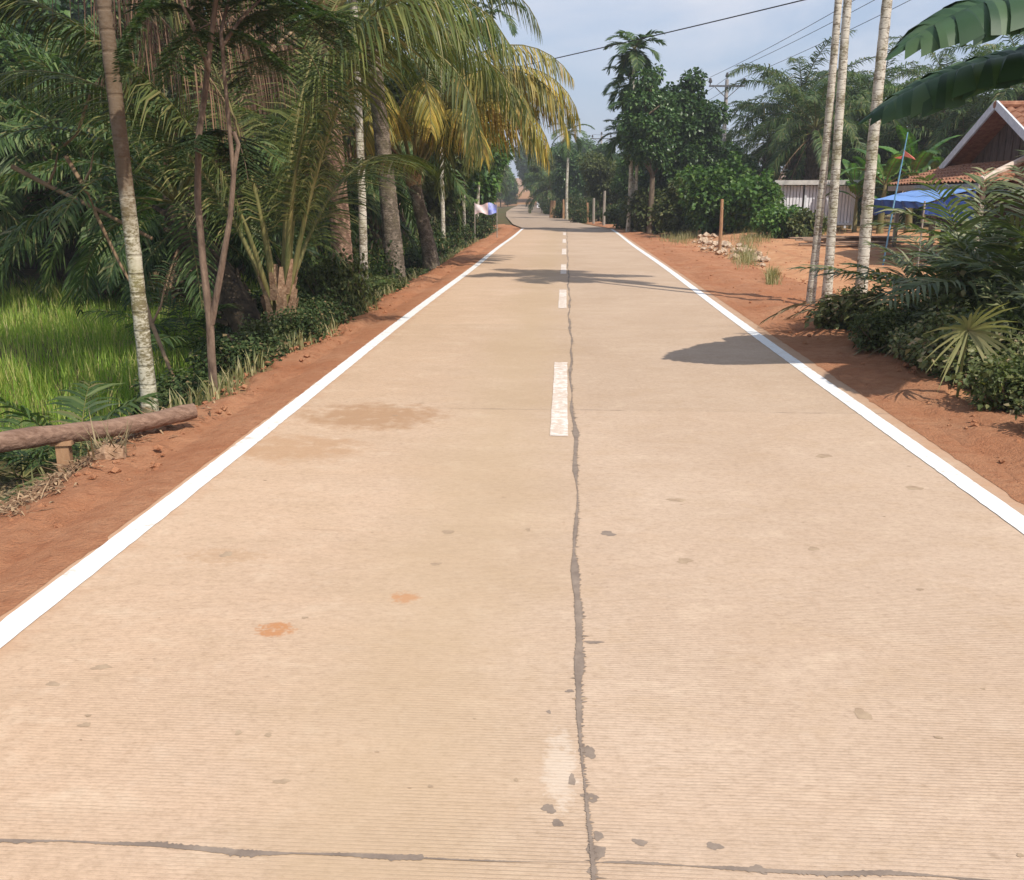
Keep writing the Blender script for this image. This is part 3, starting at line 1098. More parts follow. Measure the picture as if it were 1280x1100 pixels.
def bush(name, label, base, w, h, leaf, ls, n, seed, group=None, cat='shrub', lumps=9, d=None):
    t = thing(name, label, cat, base, 0, group)
    rr = random.Random(seed)
    m_, mL = MB(), MB()
    d = d or w
    for i in range(lumps):
        a = i * 2.4 + rr.random()
        q = math.sqrt((i + .5) / lumps)
        c = np.array([math.cos(a) * w * .5 * q * .8, math.sin(a) * d * .5 * q * .8, h * (.35 + .5 * (1 - q * q) * rr.uniform(.7, 1.1))])
        pts = [(c[0] * .15, c[1] * .15, -.1), (c[0] * .5, c[1] * .5, c[2] * .45), c]
        m_.tube(pts, [.02 + .01 * h, .015 + .006 * h, .005], 5, False)
        leaf_cloud(mL, c, max(w, h) * rr.uniform(.2, .3), n // lumps, ls, .85)
        leaf_cloud(mL, c * np.array([.9, .9, .45]), max(w, h) * .2, n // lumps // 2, ls, .8)
    for i in range(lumps + 4):
        a = rr.random() * 6.283
        q = rr.uniform(.25, .62)
        c = np.array([math.cos(a) * w * q, math.sin(a) * d * q, h * rr.uniform(.75, 1.3) * (1.15 - q)])
        m_.tube([(c[0] * .2, c[1] * .2, 0), c * np.array([.7, .7, .6]), c], [.012, .009, .004], 4, False)
        leaf_cloud(mL, c, max(w, h) * rr.uniform(.07, .13), max(12, n // lumps // 5), ls, 1.3)
    m_.build('stems', M['bark_thin'], t)
    mL.build('foliage', M[leaf], t)
    return t


def clump_tree(name, label, base, trunk_h, r0, clumps, leaf, ls, per, group=None, bark='bark', seed=1):
    """trunk that divides into limbs, one to each leaf clump (x, y, z, radius)"""
    t = thing(name, label, 'tree', base, 0, group)
    rr = random.Random(seed)
    m_, mL = MB(), MB()
    fork = np.array([rr.gauss(0, .1), 0, trunk_h])
    m_.tube([(0, 0, -.3), (0, 0, .1), fork * .6, fork], [r0 * 1.4, r0, r0 * .85, r0 * .75], 10, True, .1)
    lead = [fork]
    zt = max(c[2] for c in clumps)
    for k in range(4):
        lead.append(lead[-1] + np.array([rr.gauss(0, .18), rr.gauss(0, .18), (zt - trunk_h) / 5]))
    m_.tube(lead, [r0 * .7, r0 * .55, r0 * .4, r0 * .28, r0 * .15], 8, True, .1)
    for (x, y, z, rad) in clumps:
        c = np.array([x, y, z])
        j = min(lead, key=lambda q: abs(q[2] - (z - .5 * math.hypot(x, y) - .2)))
        mid = (j + c) / 2 + np.array([rr.gauss(0, .12), rr.gauss(0, .12), .15])
        m_.tube([j, mid, c], [r0 * .3, r0 * .2, .012], 5, False, .1)
        n = int(per * (rad / .6) ** 2)
        leaf_cloud(mL, c, rad, n, ls, .8, .42, .25)
    m_.build('trunk', M[bark], t, True)
    mL.build('crown', M[leaf], t)
    return t


def envelope(n, cx, cz, rx, ry, rz, rad, seed, zmin=.8):
    rr = random.Random(seed)
    out = []
    while len(out) < n:
        a, u, q = rr.uniform(0, 6.283), rr.uniform(-1, 1), rr.uniform(.35, 1) ** .5
        w_ = math.sqrt(1 - u * u)
        lump = 1 + .16 * math.sin(3 * a + 2 * u + seed) + .12 * math.sin(5 * u + a * 2)
        p = (cx + rx * q * w_ * math.cos(a) * lump, ry * q * w_ * math.sin(a) * lump, cz + rz * q * u * lump)
        if p[2] > zmin:
            out.append((p[0], p[1], p[2], rad * rr.uniform(.65, 1.35)))
    return out


# ------------------------------------------------------------------ banana
def banana_leaf(mb_lam, mb_rib, base, az, elev, L, bend, hw, tear=.25, droop=.5, power=1.5, pet=.18, curl=0.0, roll=0.0):
    P, T = rachis_curve(base, az, elev, L, bend, 84, power, curl)
    m = 84
    mb_rib.tube(P[:m + 1], [.028 * (1 - .85 * i / m) for i in range(m + 1)], 6, True)
    i0 = int(pet * m)
    for s in (-1, 1):
        off = 0.0
        prev = None
        for i in range(i0, m + 1):
            u = (i - i0) / (m - i0)
            width = hw * min(1, (u * 9) ** .6 + .02) * (1 - max(0, (u - .55) / .45) ** 2.2)
            width = max(width, .005)
            tt = T[min(i, m - 1)]
            S = nrm(np.cross(tt, Z3)) * s
            U = nrm(np.cross(S * s, tt))
            if roll:
                cr, sr = math.cos(roll), math.sin(roll)
                S2 = S * cr + U * sr * s
                U = U * cr - S * sr * s
                S = S2

            def row(off_):
                pts = []
                p = P[i] + U * .012
                for g in range(6):
                    pts.append(p + tt * .02 * math.sin(i * 1.9) * g)
                    ang = .18 - (droop + off_) * (g / 5) ** 1.2 + .06 * math.sin(i * 1.3)
                    p = p + (S * math.cos(ang) + U * math.sin(ang) + tt * .28) * width / 5
                return pts
            cur = row(off)
            if prev is not None:
                rv = min(.8, max(0, .4 + .16 * math.sin(i * .35) + RNG.normal(0, .16)))
                brown = False
                mb_lam.add(prev + cur, [[g, g + 1, g + 7, g + 6] for g in range(5)], [rv, rv, rv, rv, 1.0 if brown else rv])
            prev = cur
            if RNG.random() < tear * .55 and u < .96:
                off = RNG.random() * .5
                prev = [q + tt * .006 * k for k, q in enumerate(row(off))]


def banana(name, label, base, h, r, leaves, rz=0.0, group=None, mat='banana'):
    t = thing(name, label, 'banana plant', base, rz, group)
    m_ = MB()
    m_.tube([(0, 0, -.1), (0, 0, h * .3), (0.02, 0, h * .7), (.03, 0, h)], [r * 1.25, r, r * .8, r * .5], 12, True, .05)
    m_.build('stem', M['banana_stem'], t, True)
    for lf in leaves:
        ml, mr = MB(), MB()
        banana_leaf(ml, mr, np.array([.03, 0, h - .05]), **lf)
        o = ml.build('leaf', M[mat], t, True)
        mr.build('midrib', M['petiole'], o, True)
    return t


# ================================================================== RIGHT SIDE
sunAZ = math.atan2(-.763, .647)
# twin areca trunks and a third one
p = at(1012, 380, -.02)
areca('areca_palm', 'left one of the twin pale grey palm trunks beside the earth yard', (p[0], p[1], gz(p[0], p[1])), 7.6, .062, .05, (.12, .05), 8, 1.7, seed=0.3)
p = at(1030, 385, -.02)
areca('areca_palm', 'right one of the twin mottled palm trunks beside the earth yard', (p[0], p[1], gz(p[0], p[1])), 8.0, .068, .052, (-.02, .06), 8, 1.7, seed=1.9)
p = at(1074, 388, -.05)
areca('areca_palm', 'single rough pale palm trunk standing among the right verge shrubs', (p[0], p[1], gz(p[0], p[1])), 7.4, .085, .062, (.0, .1), 8, 1.7, seed=3.1)

# big banana plant beside the road; its leaves reach into the picture
bl = [dict(az=R(186), elev=R(43), L=3.4, bend=R(84), hw=.62, tear=.06, droop=1.4, power=1.2, roll=.25),
      dict(az=R(168), elev=R(27), L=3.2, bend=R(66), hw=.58, tear=.07, droop=1.35, power=1.2, roll=.2),
      dict(az=R(150), elev=R(36), L=2.9, bend=R(78), hw=.58, tear=.1, droop=1.4, power=1.2, roll=.1),
      dict(az=R(236), elev=R(48), L=3.0, bend=R(95), hw=.42, tear=.15, droop=1.0, power=1.3),
      dict(az=R(20), elev=R(45), L=2.6, bend=R(100), hw=.4, tear=.3, droop=.8),
      dict(az=R(70), elev=R(62), L=2.6, bend=R(100), hw=.4, tear=.3, droop=.7),
      dict(az=R(300), elev=R(55), L=2.6, bend=R(110), hw=.4, tear=.3, droop=.9)]
banana('banana_plant', 'large banana plant with broad torn leaves hanging over the top right verge', (5.6, 8.35, gz(5.6, 8.35)), 2.72, .15, bl)

# house -------------------------------------------------------------
house = thing('village_house', 'low village house with red tiled roof and pale edged gable', 'house', (10, 22.2, 0))
HB = np.array([10, 22.2, 0.0])
EF, EN = atx(1112, 231, 9.5), atx(1226, 228, 9.5)
AP = atx(1249, 134, 10.75)
print('HOUSE', EF, EN, AP)


def hp(x, y, z):
    return np.array([x, y, z], float) - HB


def tiled(mb_, a, b, c_, d, nu, nv, amp=.03):
    """corrugated tile sheet; a-b eave, d-c ridge"""
    a, b, c_, d = [np.asarray(q, float) for q in (a, b, c_, d)]
    nn = nrm(np.cross(b - a, d - a))
    V = []
    sub = 4
    NU = nu * sub
    rows = []
    for j in range(nv):
        for e in (0, 1):
            rows.append((j + e * .98, .035 * (1 - e)))
    for (v, stp) in rows:
        for i in range(NU + 1):
            u = i / NU
            p = (a * (1 - u) + b * u) * (1 - v / nv) + (d * (1 - u) + c_ * u) * (v / nv)
            V.append(p + nn * (amp * math.sin(i / sub * 2 * math.pi) + stp + .01 * RNG.random()))
    F = []
    for r in range(len(rows) - 1):
        for i in range(NU):
            q = r * (NU + 1) + i
            F.append([q, q + 1, q + NU + 2, q + NU + 1])
    mb_.add(V, F)
    mb_.add([a - nn * .06, b - nn * .06, c_ - nn * .06, d - nn * .06], [[0, 3, 2, 1]])


mb = MB()
ex, yn, yf, ez = 9.5, EN[1], EF[1], EN[2]
ax, ay, az_ = 10.75, AP[1], AP[2]
gx = ax + .15                               # gable wall plane
hwid = 3.0
zb = ez + .52
mb.box(hp(ex + 6.0, (yn + yf) / 2 + .3, ez / 2 - .1), (9.0, yf - yn - 1.2, ez))
mb.build('wall', M['darkwood'], house)
mb = MB()
mb.box(hp(ex + 3.4, yn + .7, ez / 2 - .05), (3.2, .16, ez - .1))
mb.build('side_wall', M['render_wall'], house)
mb = MB()
tiled(mb, hp(ex, yf, ez), hp(ex, yn, ez), hp(gx, yn + .8, zb), hp(gx, yf - .5, zb), 26, 6)
tiled(mb, hp(ex + .02, yn - .02, ez), hp(ex + 10, yn - .02, ez), hp(ex + 10, yn + .8, zb), hp(gx, yn + .8, zb), 34, 4)
mb.build('lower_roof', M['tile'], house)
mb = MB()
tiled(mb, hp(ax - .05, ay - hwid, zb - .04), hp(ex + 10, ay - hwid, zb - .04), hp(ex + 10, ay, az_), hp(ax - .05, ay, az_), 36, 9)
tiled(mb, hp(ex + 10, ay + hwid, zb - .04), hp(ax - .05, ay + hwid, zb - .04), hp(ax - .05, ay, az_), hp(ex + 10, ay, az_), 36, 9)
mb.build('upper_roof', M['tile'], house)
mb = MB()
mb.add([hp(gx + .3, ay - hwid + .4, zb - .05), hp(gx + .3, ay + hwid - .4, zb - .05), hp(gx + .3, ay, az_ - .1)], [[0, 1, 2]])
mb.add([hp(gx + .35, ay - hwid + .4, zb - .05), hp(gx + .35, ay + hwid - .4, zb - .05), hp(gx + .35, ay, az_ - .1)], [[0, 2, 1]])
for k in range(13):
    yk = ay - 2.4 + k * .4
    hh = az_ - .12 - abs(yk - ay) / (hwid - .4) * (az_ - zb)
    mb.box(hp(gx + .29, yk, (zb - .05 + hh) / 2), (.03, .03, max(.05, hh - zb + .05)))
mb.build('gable_wall', M['darkwood'], house)
for sgn in (-1, 1):
    mb = MB()
    mb.beam(hp(ax - .09, ay + sgn * (hwid + .1), zb - .1), hp(ax - .09, ay + sgn * .02, az_ + .06), .05, .2)
    mb.build('barge_board', M['trim'], house)
mb = MB()
mb.tube([hp(ax - .12, ay, az_ + .06), hp(ex + 10, ay, az_ + .06)], .09, 8)
mb.build('ridge_cap', M['tile'], house)
mb = MB()
mb.tube([hp(ex, yn, ez + .06), hp((ex + gx) / 2, yn + .4, (ez + zb) / 2 + .07), hp(gx, yn + .8, zb + .08)], .085, 8, True, .2)
mb.build('hip_cap', M['mortar'], house)
mb = MB()
mb.box(hp(ex - .02, (yn + yf) / 2, ez - .09), (.04, yf - yn, .14))
mb.build('fascia', M['greywood'], house)
for yy_ in (yn + .3, (yn + yf) / 2, yf - .3):
    mb = MB()
    mb.box(hp(ex + .2, yy_, ez / 2 - .04), (.1, .1, ez - .06))
    mb.build('veranda_post', M['greywood'], house)

# blue tarpaulin tied to the eave
TB = np.array([8.2, 23.5, 0])
tp = thing('tarpaulin', 'blue tarpaulin awning stretched out from the low tiled eave', 'tarpaulin', TB)
P1, P2 = atx(1222, 235, 9.42), atx(1140, 238, 9.42)
P3, P4 = atx(1093, 249, 8.2), atx(1156, 253, 8.2)
mb = MB()
G = 20
V = []
for i in range(G + 1):
    for j in range(G + 1):
        u, v = i / G, j / G
        p = (P1 * (1 - u) + P2 * u) * (1 - v) + (P4 * (1 - u) + P3 * u) * v
        sag = -.07 * math.sin(math.pi * u) * math.sin(math.pi * v) + .01 * math.sin(u * 14 + v * 5) * v + .006 * math.sin(u * 31 - v * 9)
        V.append(p + np.array([0, 0, sag]) - TB)
mb.add(V, [[i * (G + 1) + j, i * (G + 1) + j + 1, (i + 1) * (G + 1) + j + 1, (i + 1) * (G + 1) + j] for i in range(G) for j in range(G)])
mb.build('awning_sheet', M['tarp'], tp, True)
mb = MB()
V = []
for i in range(31):
    u = i / 30
    p = P4 * (1 - u) + P3 * u
    hang = .1 + .32 * u + .03 * math.sin(u * 23)
    for j in range(5):
        V.append(p + np.array([.05 * math.sin(u * 30 + j) - .04 * j * .3, 0, .006 * math.sin(u * 14 + 3) - hang * j / 4]) - TB)
mb.add(V, [[i * 5 + j, i * 5 + j + 1, (i + 1) * 5 + j + 1, (i + 1) * 5 + j] for i in range(30) for j in range(4)])
mb.build('hanging_flap', M['tarp_deep'], tp, True)
mb = MB()
V = []
for i in range(31):
    u = i / 30
    p = P4 * (1 - u) + P1 * u
    hang = .2 + .6 * u + .01 * math.sin(u * 17)
    for j in range(6):
        V.append(p + np.array([.03 * math.sin(u * 9 + j), .06 * math.sin(u * 26 + j * .6), -.04 - hang * j / 5]) - TB)
mb.add(V, [[i * 6 + j, i * 6 + j + 1, (i + 1) * 6 + j + 1, (i + 1) * 6 + j] for i in range(30) for j in range(5)])
mb.build('side_flap', M['tarp_deep'], tp, True)
for q in (P3, P4):
    mb = MB()
    mb.tube([(q[0] - TB[0], q[1] - TB[1], -.1), (q[0] - TB[0], q[1] - TB[1], q[2] + .03)], .022, 6)
    mb.build('prop_pole', M['greywood'], tp)

# thin blue pole with a red pinwheel flag
FPB = atx(1110, 264, 7.7)
fp = thing('flag_pole', 'thin pale blue pole with a small red pennant before the tarpaulin', 'flag pole', (FPB[0], FPB[1], 0))
mb = MB()
mb.tube([(0, 0, -.1), (.12, 0, 1.5), (.27, 0, 3.12)], [.022, .02, .014], 6)
mb.build('pole', M['blue_pole'], fp)
mb = MB()
mb.add([(.22, -.02, 2.72), (.22, .03, 2.6), (.52, .0, 2.5), (.48, .03, 2.56)], [[0, 1, 2], [0, 2, 3]])
mb.add([(.21, .0, 2.6), (.02, .03, 2.55), (.2, .02, 2.52)], [[0, 1, 2]])
mb.build('pennant', M['redcloth'], fp)

# white board shed ---------------------------------------------------
sh = aty(1013, 283, 38)
shed = thing('board_shed', 'small white board shed with slatted walls behind the earth yard', 'shed', (sh[0], 38, gz(sh[0], 38)), R(-8))
z0 = .22
mb = MB()
for i in range(24):
    x = -1.38 + i * .12
    if abs(x + .38) < .05:
        continue
    mb.box((x, -1.0, z0 + .72), (.095, .03, 1.38 + .03 * RNG.random()), 0)
for i in range(14):
    mb.box((-1.42, -.93 + i * .14, z0 + .72), (.03, .11, 1.38), 0)
    mb.box((1.42, -.93 + i * .14, z0 + .72), (.03, .11, 1.38), 0)
mb.box((0, .95, z0 + .72), (2.8, .03, 1.4))
mb.build('slatted_wall', M['whiteboard'], shed)
mb = MB()
for x in (-1.44, -.38, .6, 1.44):
    mb.box((x, -1.03, .85), (.08, .07, 1.7))
    mb.box((x, .99, .8), (.08, .05, 1.6))
mb.box((0, -1.045, z0 + 0.0), (2.9, .05, .08))
mb.build('frame', M['trim'], shed)
mb = MB()
mb.box((0, 0, 1.78), (3.15, 2.5, .05))
mb.box((0, -1.26, 1.75), (3.15, .04, .17))
mb.build('roof', M['zinc'], shed)
mb = MB()
mb.box((0, 0, z0 - .04), (2.8, 1.9, .05))
mb.build('floor', M['greywood'], shed)

# stack of old planks and stones near the third trunk
pk = thing('plank_pile', 'untidy pile of old planks and broken boards behind the palm trunks', 'planks', (9.0, 29.5, gz(9.0, 29.5)), 0)
for i in range(16):
    mb = MB()
    x = RNG.normal(0, .5); yk = RNG.normal(0, .5); z = .03 + .031 * (i // 2)
    a = RNG.normal(0, .35)
    mb.box((x, yk, z), (1.9 + 1.2 * RNG.random(), .14 + .1 * RNG.random(), .03), a)
    mb.build('plank', M['planks'], pk)
tag(clods([], 'x', 'rubble', 1, 2), 'x', 'x') if False else None

# rubble heap by the verge
rub = MB()
spots = []
for i in range(230):
    q = RNG.random()
    a = at(872 + 85 * q + RNG.normal(0, 5), 305 + 24 * q + RNG.normal(0, 3), .0)
    spots.append((a[0], a[1], gz(a[0], a[1]) + .05 * RNG.random()))
o = clods(spots, 'rubble_heap', 'rubble', .03, .17)
tag(o, 'low heap of pale broken rubble along the right verge', 'rubble')

# wooden stake and thin ones
p = at(899, 316, .05)
t = thing('wooden_stake', 'rusty brown stake standing by the rubble on the right verge', 'stake', (p[0], p[1], gz(p[0], p[1])))
mb = MB()
mb.tube([(0, 0, -.2), (.01, 0, .8), (.0, .01, 1.55)], [.055, .05, .045], 8, True, .1)
mb.build('shaft', M['cutwood'], t)
mb = MB()
for k in range(3):
    mb.tube([(0, 0, .4 + k * .45), (.02, -.05, .4 + k * .45)], .008, 5)
mb.build('nails', M['steel'], t)

# utility poles -------------------------------------------------------
def utility_pole(label, base, h, arm, rz):
    t = thing('utility_pole', label, 'utility pole', base, rz)
    mb = MB()
    mb.tube([(0, 0, -.5), (0, 0, h * .5), (0, 0, h)], [.16, .13, .095], 10)
    mb.build('pole', M['concretepole'], t, True)
    mb = MB()
    mb.box((0, -.12, h - .35), (arm, .09, .09))
    mb.beam((0, -.13, h - 1.0), (-arm * .33, -.13, h - .41), .04, .04)
    mb.beam((0, -.13, h - 1.0), (arm * .33, -.13, h - .41), .04, .04)
    mb.build('crossarm', M['steel'], t)
    for x in (-arm * .47, 0, arm * .47):
        mb = MB()
        zb = h - .3 if x else h
        mb.tube([(x, -.12 if x else 0, zb), (x, -.12 if x else 0, zb + .1), (x, -.12 if x else 0, zb + .14), (x, -.12 if x else 0, zb + .22), (x, -.12 if x else 0, zb + .26), (x, -.12 if x else 0, zb + .36)],
                [.025, .03, .11, .1, .085, .05], 8)
        mb.build('insulator', M['porcelain'], t)
    return t


UP1 = aty(909, 97, 55)
UP2 = aty(752, 168, 105)
utility_pole('nearer utility pole with crossarm rising behind the big dark tree', (UP1[0], 55, gz(UP1[0], 55)), UP1[2] - gz(UP1[0], 55) - .1, 2.0, R(2))
utility_pole('distant utility pole with crossarm above the trees at the bend', (UP2[0], 105, gz(UP2[0], 105)), UP2[2] - gz(UP2[0], 105) - .1, 2.1, R(2))
utility_pole('utility pole at the right beside the camera carrying the overhead lines', (13.2, 2, gz(13.2, 2)), 9.3, 2.1, R(8))


def cable(label, a, b, sag, r, group=None):
    a = np.asarray(a, float); b = np.asarray(b, float)
    mb = MB()
    pts = []
    for i in range(33):
        t = i / 32
        pts.append(a * (1 - t) + b * t - Z3 * sag * 4 * t * (1 - t))
    mb.tube(pts, r, 5, False)
    o = mb.build('overhead_cable', M['cable'])
    tag(o, label, 'cable', group)
    return o


for k, dx in enumerate((-.94, 0, .94)):
    lab = ('leftmost', 'middle', 'rightmost')[k] + ' of three thin lines from the nearer pole crossarm'
    cable(lab, (UP1[0] + dx, 54.9, UP1[2] + (.02 if k != 1 else .25)), (13.2 + dx, 2.1, 9.3 + .1), .55, .011, 'power lines from the crossarm')
    lab = ('left', 'middle', 'right')[k] + ' far line running between the two crossarm poles'
    cable(lab, (UP1[0] + dx, 55.1, UP1[2]), (UP2[0] + dx, 105, UP2[2]), .9, .012, 'power lines between the poles')
cable('lower thin line fixed below the nearer crossarm', (UP1[0], 54.9, UP1[2] - 1.6), (13.2, 2.1, 7.6), .6, .012)
# service drop across the road
wp = thing('wooden_pole', 'wooden service pole hidden in the left roadside foliage', 'pole', (-7.2, 38.9, gz(-7.2, 38.9)))
mb = MB(); mb.tube([(0, 0, -.4), (0, 0, 4), (0, 0, 7.6)], [.11, .1, .08], 8); mb.build('shaft', M['greywood'], wp)
A_, B_ = aty(670, 75, 32.8), aty(985, 0, 25.2)
d_ = (B_ - A_)
aL = A_ - d_ * .85; bR = B_ + d_ * .9
cable('thick black cable slung across the road above the yellowing palm', (aL[0], aL[1], aL[2] + .02), (bR[0], bR[1], bR[2] + .02), .12, .016)
wp.location = (aL[0], aL[1], gz(aL[0], aL[1]))
wp.scale = (1, 1, (aL[2] - wp.location.z) / 7.5)
wp2 = dup(wp, (bR[0], bR[1], gz(bR[0], bR[1])), 0, (1, 1, (bR[2]) / 7.5), 'wooden service pole right of the yard holding the thick cable')

# big dark tree and company ------------------------------------------
tx = aty(856, 285, 47)
clump_tree('jackfruit_tree', 'big dense dark green tree on the right of the road', (tx[0], 47, gz(tx[0], 47)), 1.5, .22,
           envelope(90, -.4, 3.85, 1.55, 2.0, 2.7, .55, 3, 1.0) + envelope(40, 1.3, 2.3, 1.5, 1.8, 1.4, .55, 4, .7) + envelope(30, -1.3, 2.8, 1.2, 1.5, 1.9, .5, 5, .8), 'broad', .17, 420, seed=4)
tx = aty(812, 285, 44)
clump_tree('jackfruit_tree', 'narrower dark tree joined to the left of the big dense tree', (tx[0], 44, gz(tx[0], 44)), 2.6, .15,
           envelope(56, -.25, 5.0, 1.15, 1.2, 1.9, .46, 9, 3.3), 'broad', .15, 330, seed=6)
for px, py, Y, w, h, mt, sd, lab in ((890, 290, 38, 2.4, 2.7, 'bush', 3, 'bushy shrub with bright leaves below the big dark tree'),
                                     (938, 292, 36, 1.9, 2.1, 'bush', 4, 'bright green shrub left of the white shed'),
                                     (850, 292, 41, 2.0, 1.9, 'olive', 5, 'dull olive shrub at the foot of the big dark tree'),
                                     (815, 288, 45, 2.4, 1.8, 'olive', 6, 'low shrub left of the big dark tree trunk'),
                                     (790, 287, 50, 2.0, 1.3, 'olive', 16, 'low tangled shrub below the cluster of slim pale trunks'),
                                     (975, 303, 33, 1.7, .95, 'bush', 7, 'low leafy weed clump below the white shed'),
                                     (1000, 305, 32.5, 1.4, .8, 'olive', 8, 'low dull weed clump right of the leafy one')):
    q = aty(px, py, Y)
    bush('shrub', lab, (q[0], Y, gz(q[0], Y)), w, h, mt, .17 if Y > 35 else .12, 3600 if h > 1.5 else 1800, sd)

# cluster of tall arecas by the big tree
for k, (px, Y, ptop, rr_) in enumerate(((784, 45, 60, .09), (790, 46, 100, .08), (795, 45, 135, .08), (801, 46, 168, .08))):
    q = aty(px + 1, 283, Y)
    tq = aty((794, 788, 796, 783)[k], ptop, Y)
    areca('areca_palm', ('tallest slim palm of the cluster left of the big tree', 'second tallest slim palm left of the big tree',
                         'third slim palm of the cluster left of the big tree', 'shortest slim palm of the cluster left of the big tree')[k],
          (q[0], Y, gz(q[0], Y)), tq[2] - gz(q[0], Y) - .7, rr_, rr_ * .8, (tq[0] - q[0], 0), 15, 1.55, seed=k * 1.7, group='cluster of slim palms', low=-25)

# oil palms behind the yard
proto_a = oil_palm('oil_palm', 'tall oil palm with feathery drooping crown behind the white shed', (0, 0, 0), 4.9, .33, 32, 5.0, 'oil palms behind the yard')
proto_b = oil_palm('oil_palm', 'tall oil palm left edge of the grove behind the shed', (0, 0, 0), 4.4, .33, 28, 4.4, 'oil palms behind the yard', dead=3)
proto_c = oil_palm('oil_palm', 'lower oil palm with wide drooping fronds near the shed', (0, 0, 0), 2.4, .32, 26, 4.3, 'oil palms behind the yard', dead=6)
spots = [(proto_a, 990, 52, 1.05, 'tallest oil palm crown in the grove behind the white shed'),
         (proto_b, 955, 58, .95, 'oil palm at the left edge of the grove, close to the dark tree'),
         (proto_c, 1040, 47, 1.0, 'oil palm right behind the white shed with low dark fronds'),
         (proto_a, 1085, 50, .95, 'oil palm seen between the single trunk and the banana leaf'),
         (proto_b, 1140, 46, .9, 'oil palm behind the clump of banana plants'),
         (proto_c, 1190, 44, 1.1, 'oil palm directly behind the left slope of the gable'),
         (proto_a, 1250, 42, 1.0, 'oil palm rising behind the gable peak'),
         (proto_b, 1320, 40, 1.0, 'oil palm at the far right behind the tiled house'),
         (proto_b, 1030, 68, 1.05, 'far oil palm in the second row behind the tallest crown'),
         (proto_a, 1110, 70, 1.05, 'far oil palm in the second row behind the banana clump'),
         (proto_c, 985, 74, 1.1, 'far oil palm low in the second row near the utility pole'),
         (proto_a, 1010, 44, .8, 'smaller bright oil palm between the dark tree and the shed'),
         (proto_b, 1065, 55, 1.1, 'oil palm crown between the twin trunks and the single trunk'),
         (proto_a, 1165, 56, 1.15, 'oil palm crown showing just under the banana leaf tip'),
         (proto_a, 1200, 66, 1.05, 'far oil palm in the second row behind the house gable')]
used = set()
for k, (pr_, px, Y, s, lab) in enumerate(spots):
    q = aty(px, 280, Y)
    loc = (q[0], Y, gz(q[0], Y) + (.0))
    if id(pr_) not in used:
        used.add(id(pr_))
        pr_.location = Vector([float(z) for z in loc]); pr_.scale = (s, s, s); pr_['label'] = lab; pr_.rotation_euler = (0, 0, k * 1.3)
    else:
        dup(pr_, loc, k * 1.7 + .5, s, lab)

# banana clump between shed and house
bl2 = [dict(az=k * 2.4, elev=R(80 - 8 * k), L=2.0, bend=R(60 + 8 * k), hw=.27, tear=.3, droop=.6) for k in range(7)]
bA = banana('banana_plant', 'banana plant left in the clump behind the yard', (0, 0, 0), 1.7, .11, bl2, 0, 'banana clump behind the yard', 'banana_bright')
for k, (px, Y, s, lab) in enumerate(((1100, 35, 1.0, 'banana plant with upright leaves right of the single palm trunk'),
                                     (1064, 39, .85, 'banana plant with drooping leaves right of the white shed'),
                                     (1135, 36, 1.15, 'tallest banana plant behind the blue flag pole'),
                                     (1165, 38, 1.0, 'banana plant nearest the left end of the tiled roof'),
                                     (1085, 40, .95, 'banana plant at the back of the clump beside the shed'),
                                     (1068, 36.0, .7, 'small banana plant leaning over the right end of the shed'))):
    q = aty(px, 285, Y)
    loc = (q[0], Y, gz(q[0], Y))
    if k == 0:
        bA.location = Vector([float(z) for z in loc]); bA['label'] = lab
    else:
        dup(bA, loc, k * 1.9, s, lab)


# young palms (salak like) and verge shrubs on the right --------------------
def young_palm(name, label, base, nf, L, ll, leaf='salak', seed=0, n=22, w=.04, lo=15, hi=80, group=None, bend=60, petr='rachis', droop=.25):
    t = thing(name, label, 'young palm', base, seed, group)
    for i in range(nf):
        q = i / max(1, nf - 1)
        mL, mR = MB(), MB()
        frond(mL, mR, (0.03 * math.cos(i * 2.4), .03 * math.sin(i * 2.4), 0.02), i * 2.4 + seed, R(lo + (hi - lo) * q) + RNG.normal(0, .08), L * (.8 + .35 * RNG.random()), R(bend * (.7 + .6 * RNG.random())),
              n=n, ll=ll, w=w, droop=droop, t0=.22, r0=.012, lift=.25, seg=3, fwd=.55)
        dry = i < 2
        fo = mR.build('frond', M['petiole_dry' if dry else petr], t, True)
        mL.build('leaflets', M['drygrey' if dry else leaf], fo)
    return t


for k, (x, y, nf, L, ll, lab) in enumerate(((4.95, 11.5, 13, 2.25, .58, 'spiny young palm with long upright fronds in front of the tarpaulin'),
                                            (5.3, 10.6, 12, 2.4, .58, 'young palm with arching fronds below the tiled eave'),
                                            (4.7, 9.5, 10, 1.45, .44, 'young palm with dense fronds in the right verge thicket'),
                                            (5.5, 10.9, 14, 3.0, .66, 'tallest young palm at the right edge before the house'),
                                            (4.75, 12.3, 8, 1.6, .48, 'young palm with sparse bent fronds overhanging the earth yard'),
                                            (4.9, 8.7, 11, 1.7, .46, 'young palm with fan like fronds nearest the right edge'),
                                            (4.4, 10.4, 9, 1.05, .36, 'short young palm behind the pale fan leaf'),
                                            (5.3, 9.7, 11, 2.5, .58, 'bushy young palm at the right edge above the pale fan leaf'))):
    young_palm('young_palm', lab, (x, y, gz(x, y)), nf, L, ll, seed=k * 1.1, w=.042, n=30, lo=28, hi=86, group='young palms on the right verge')
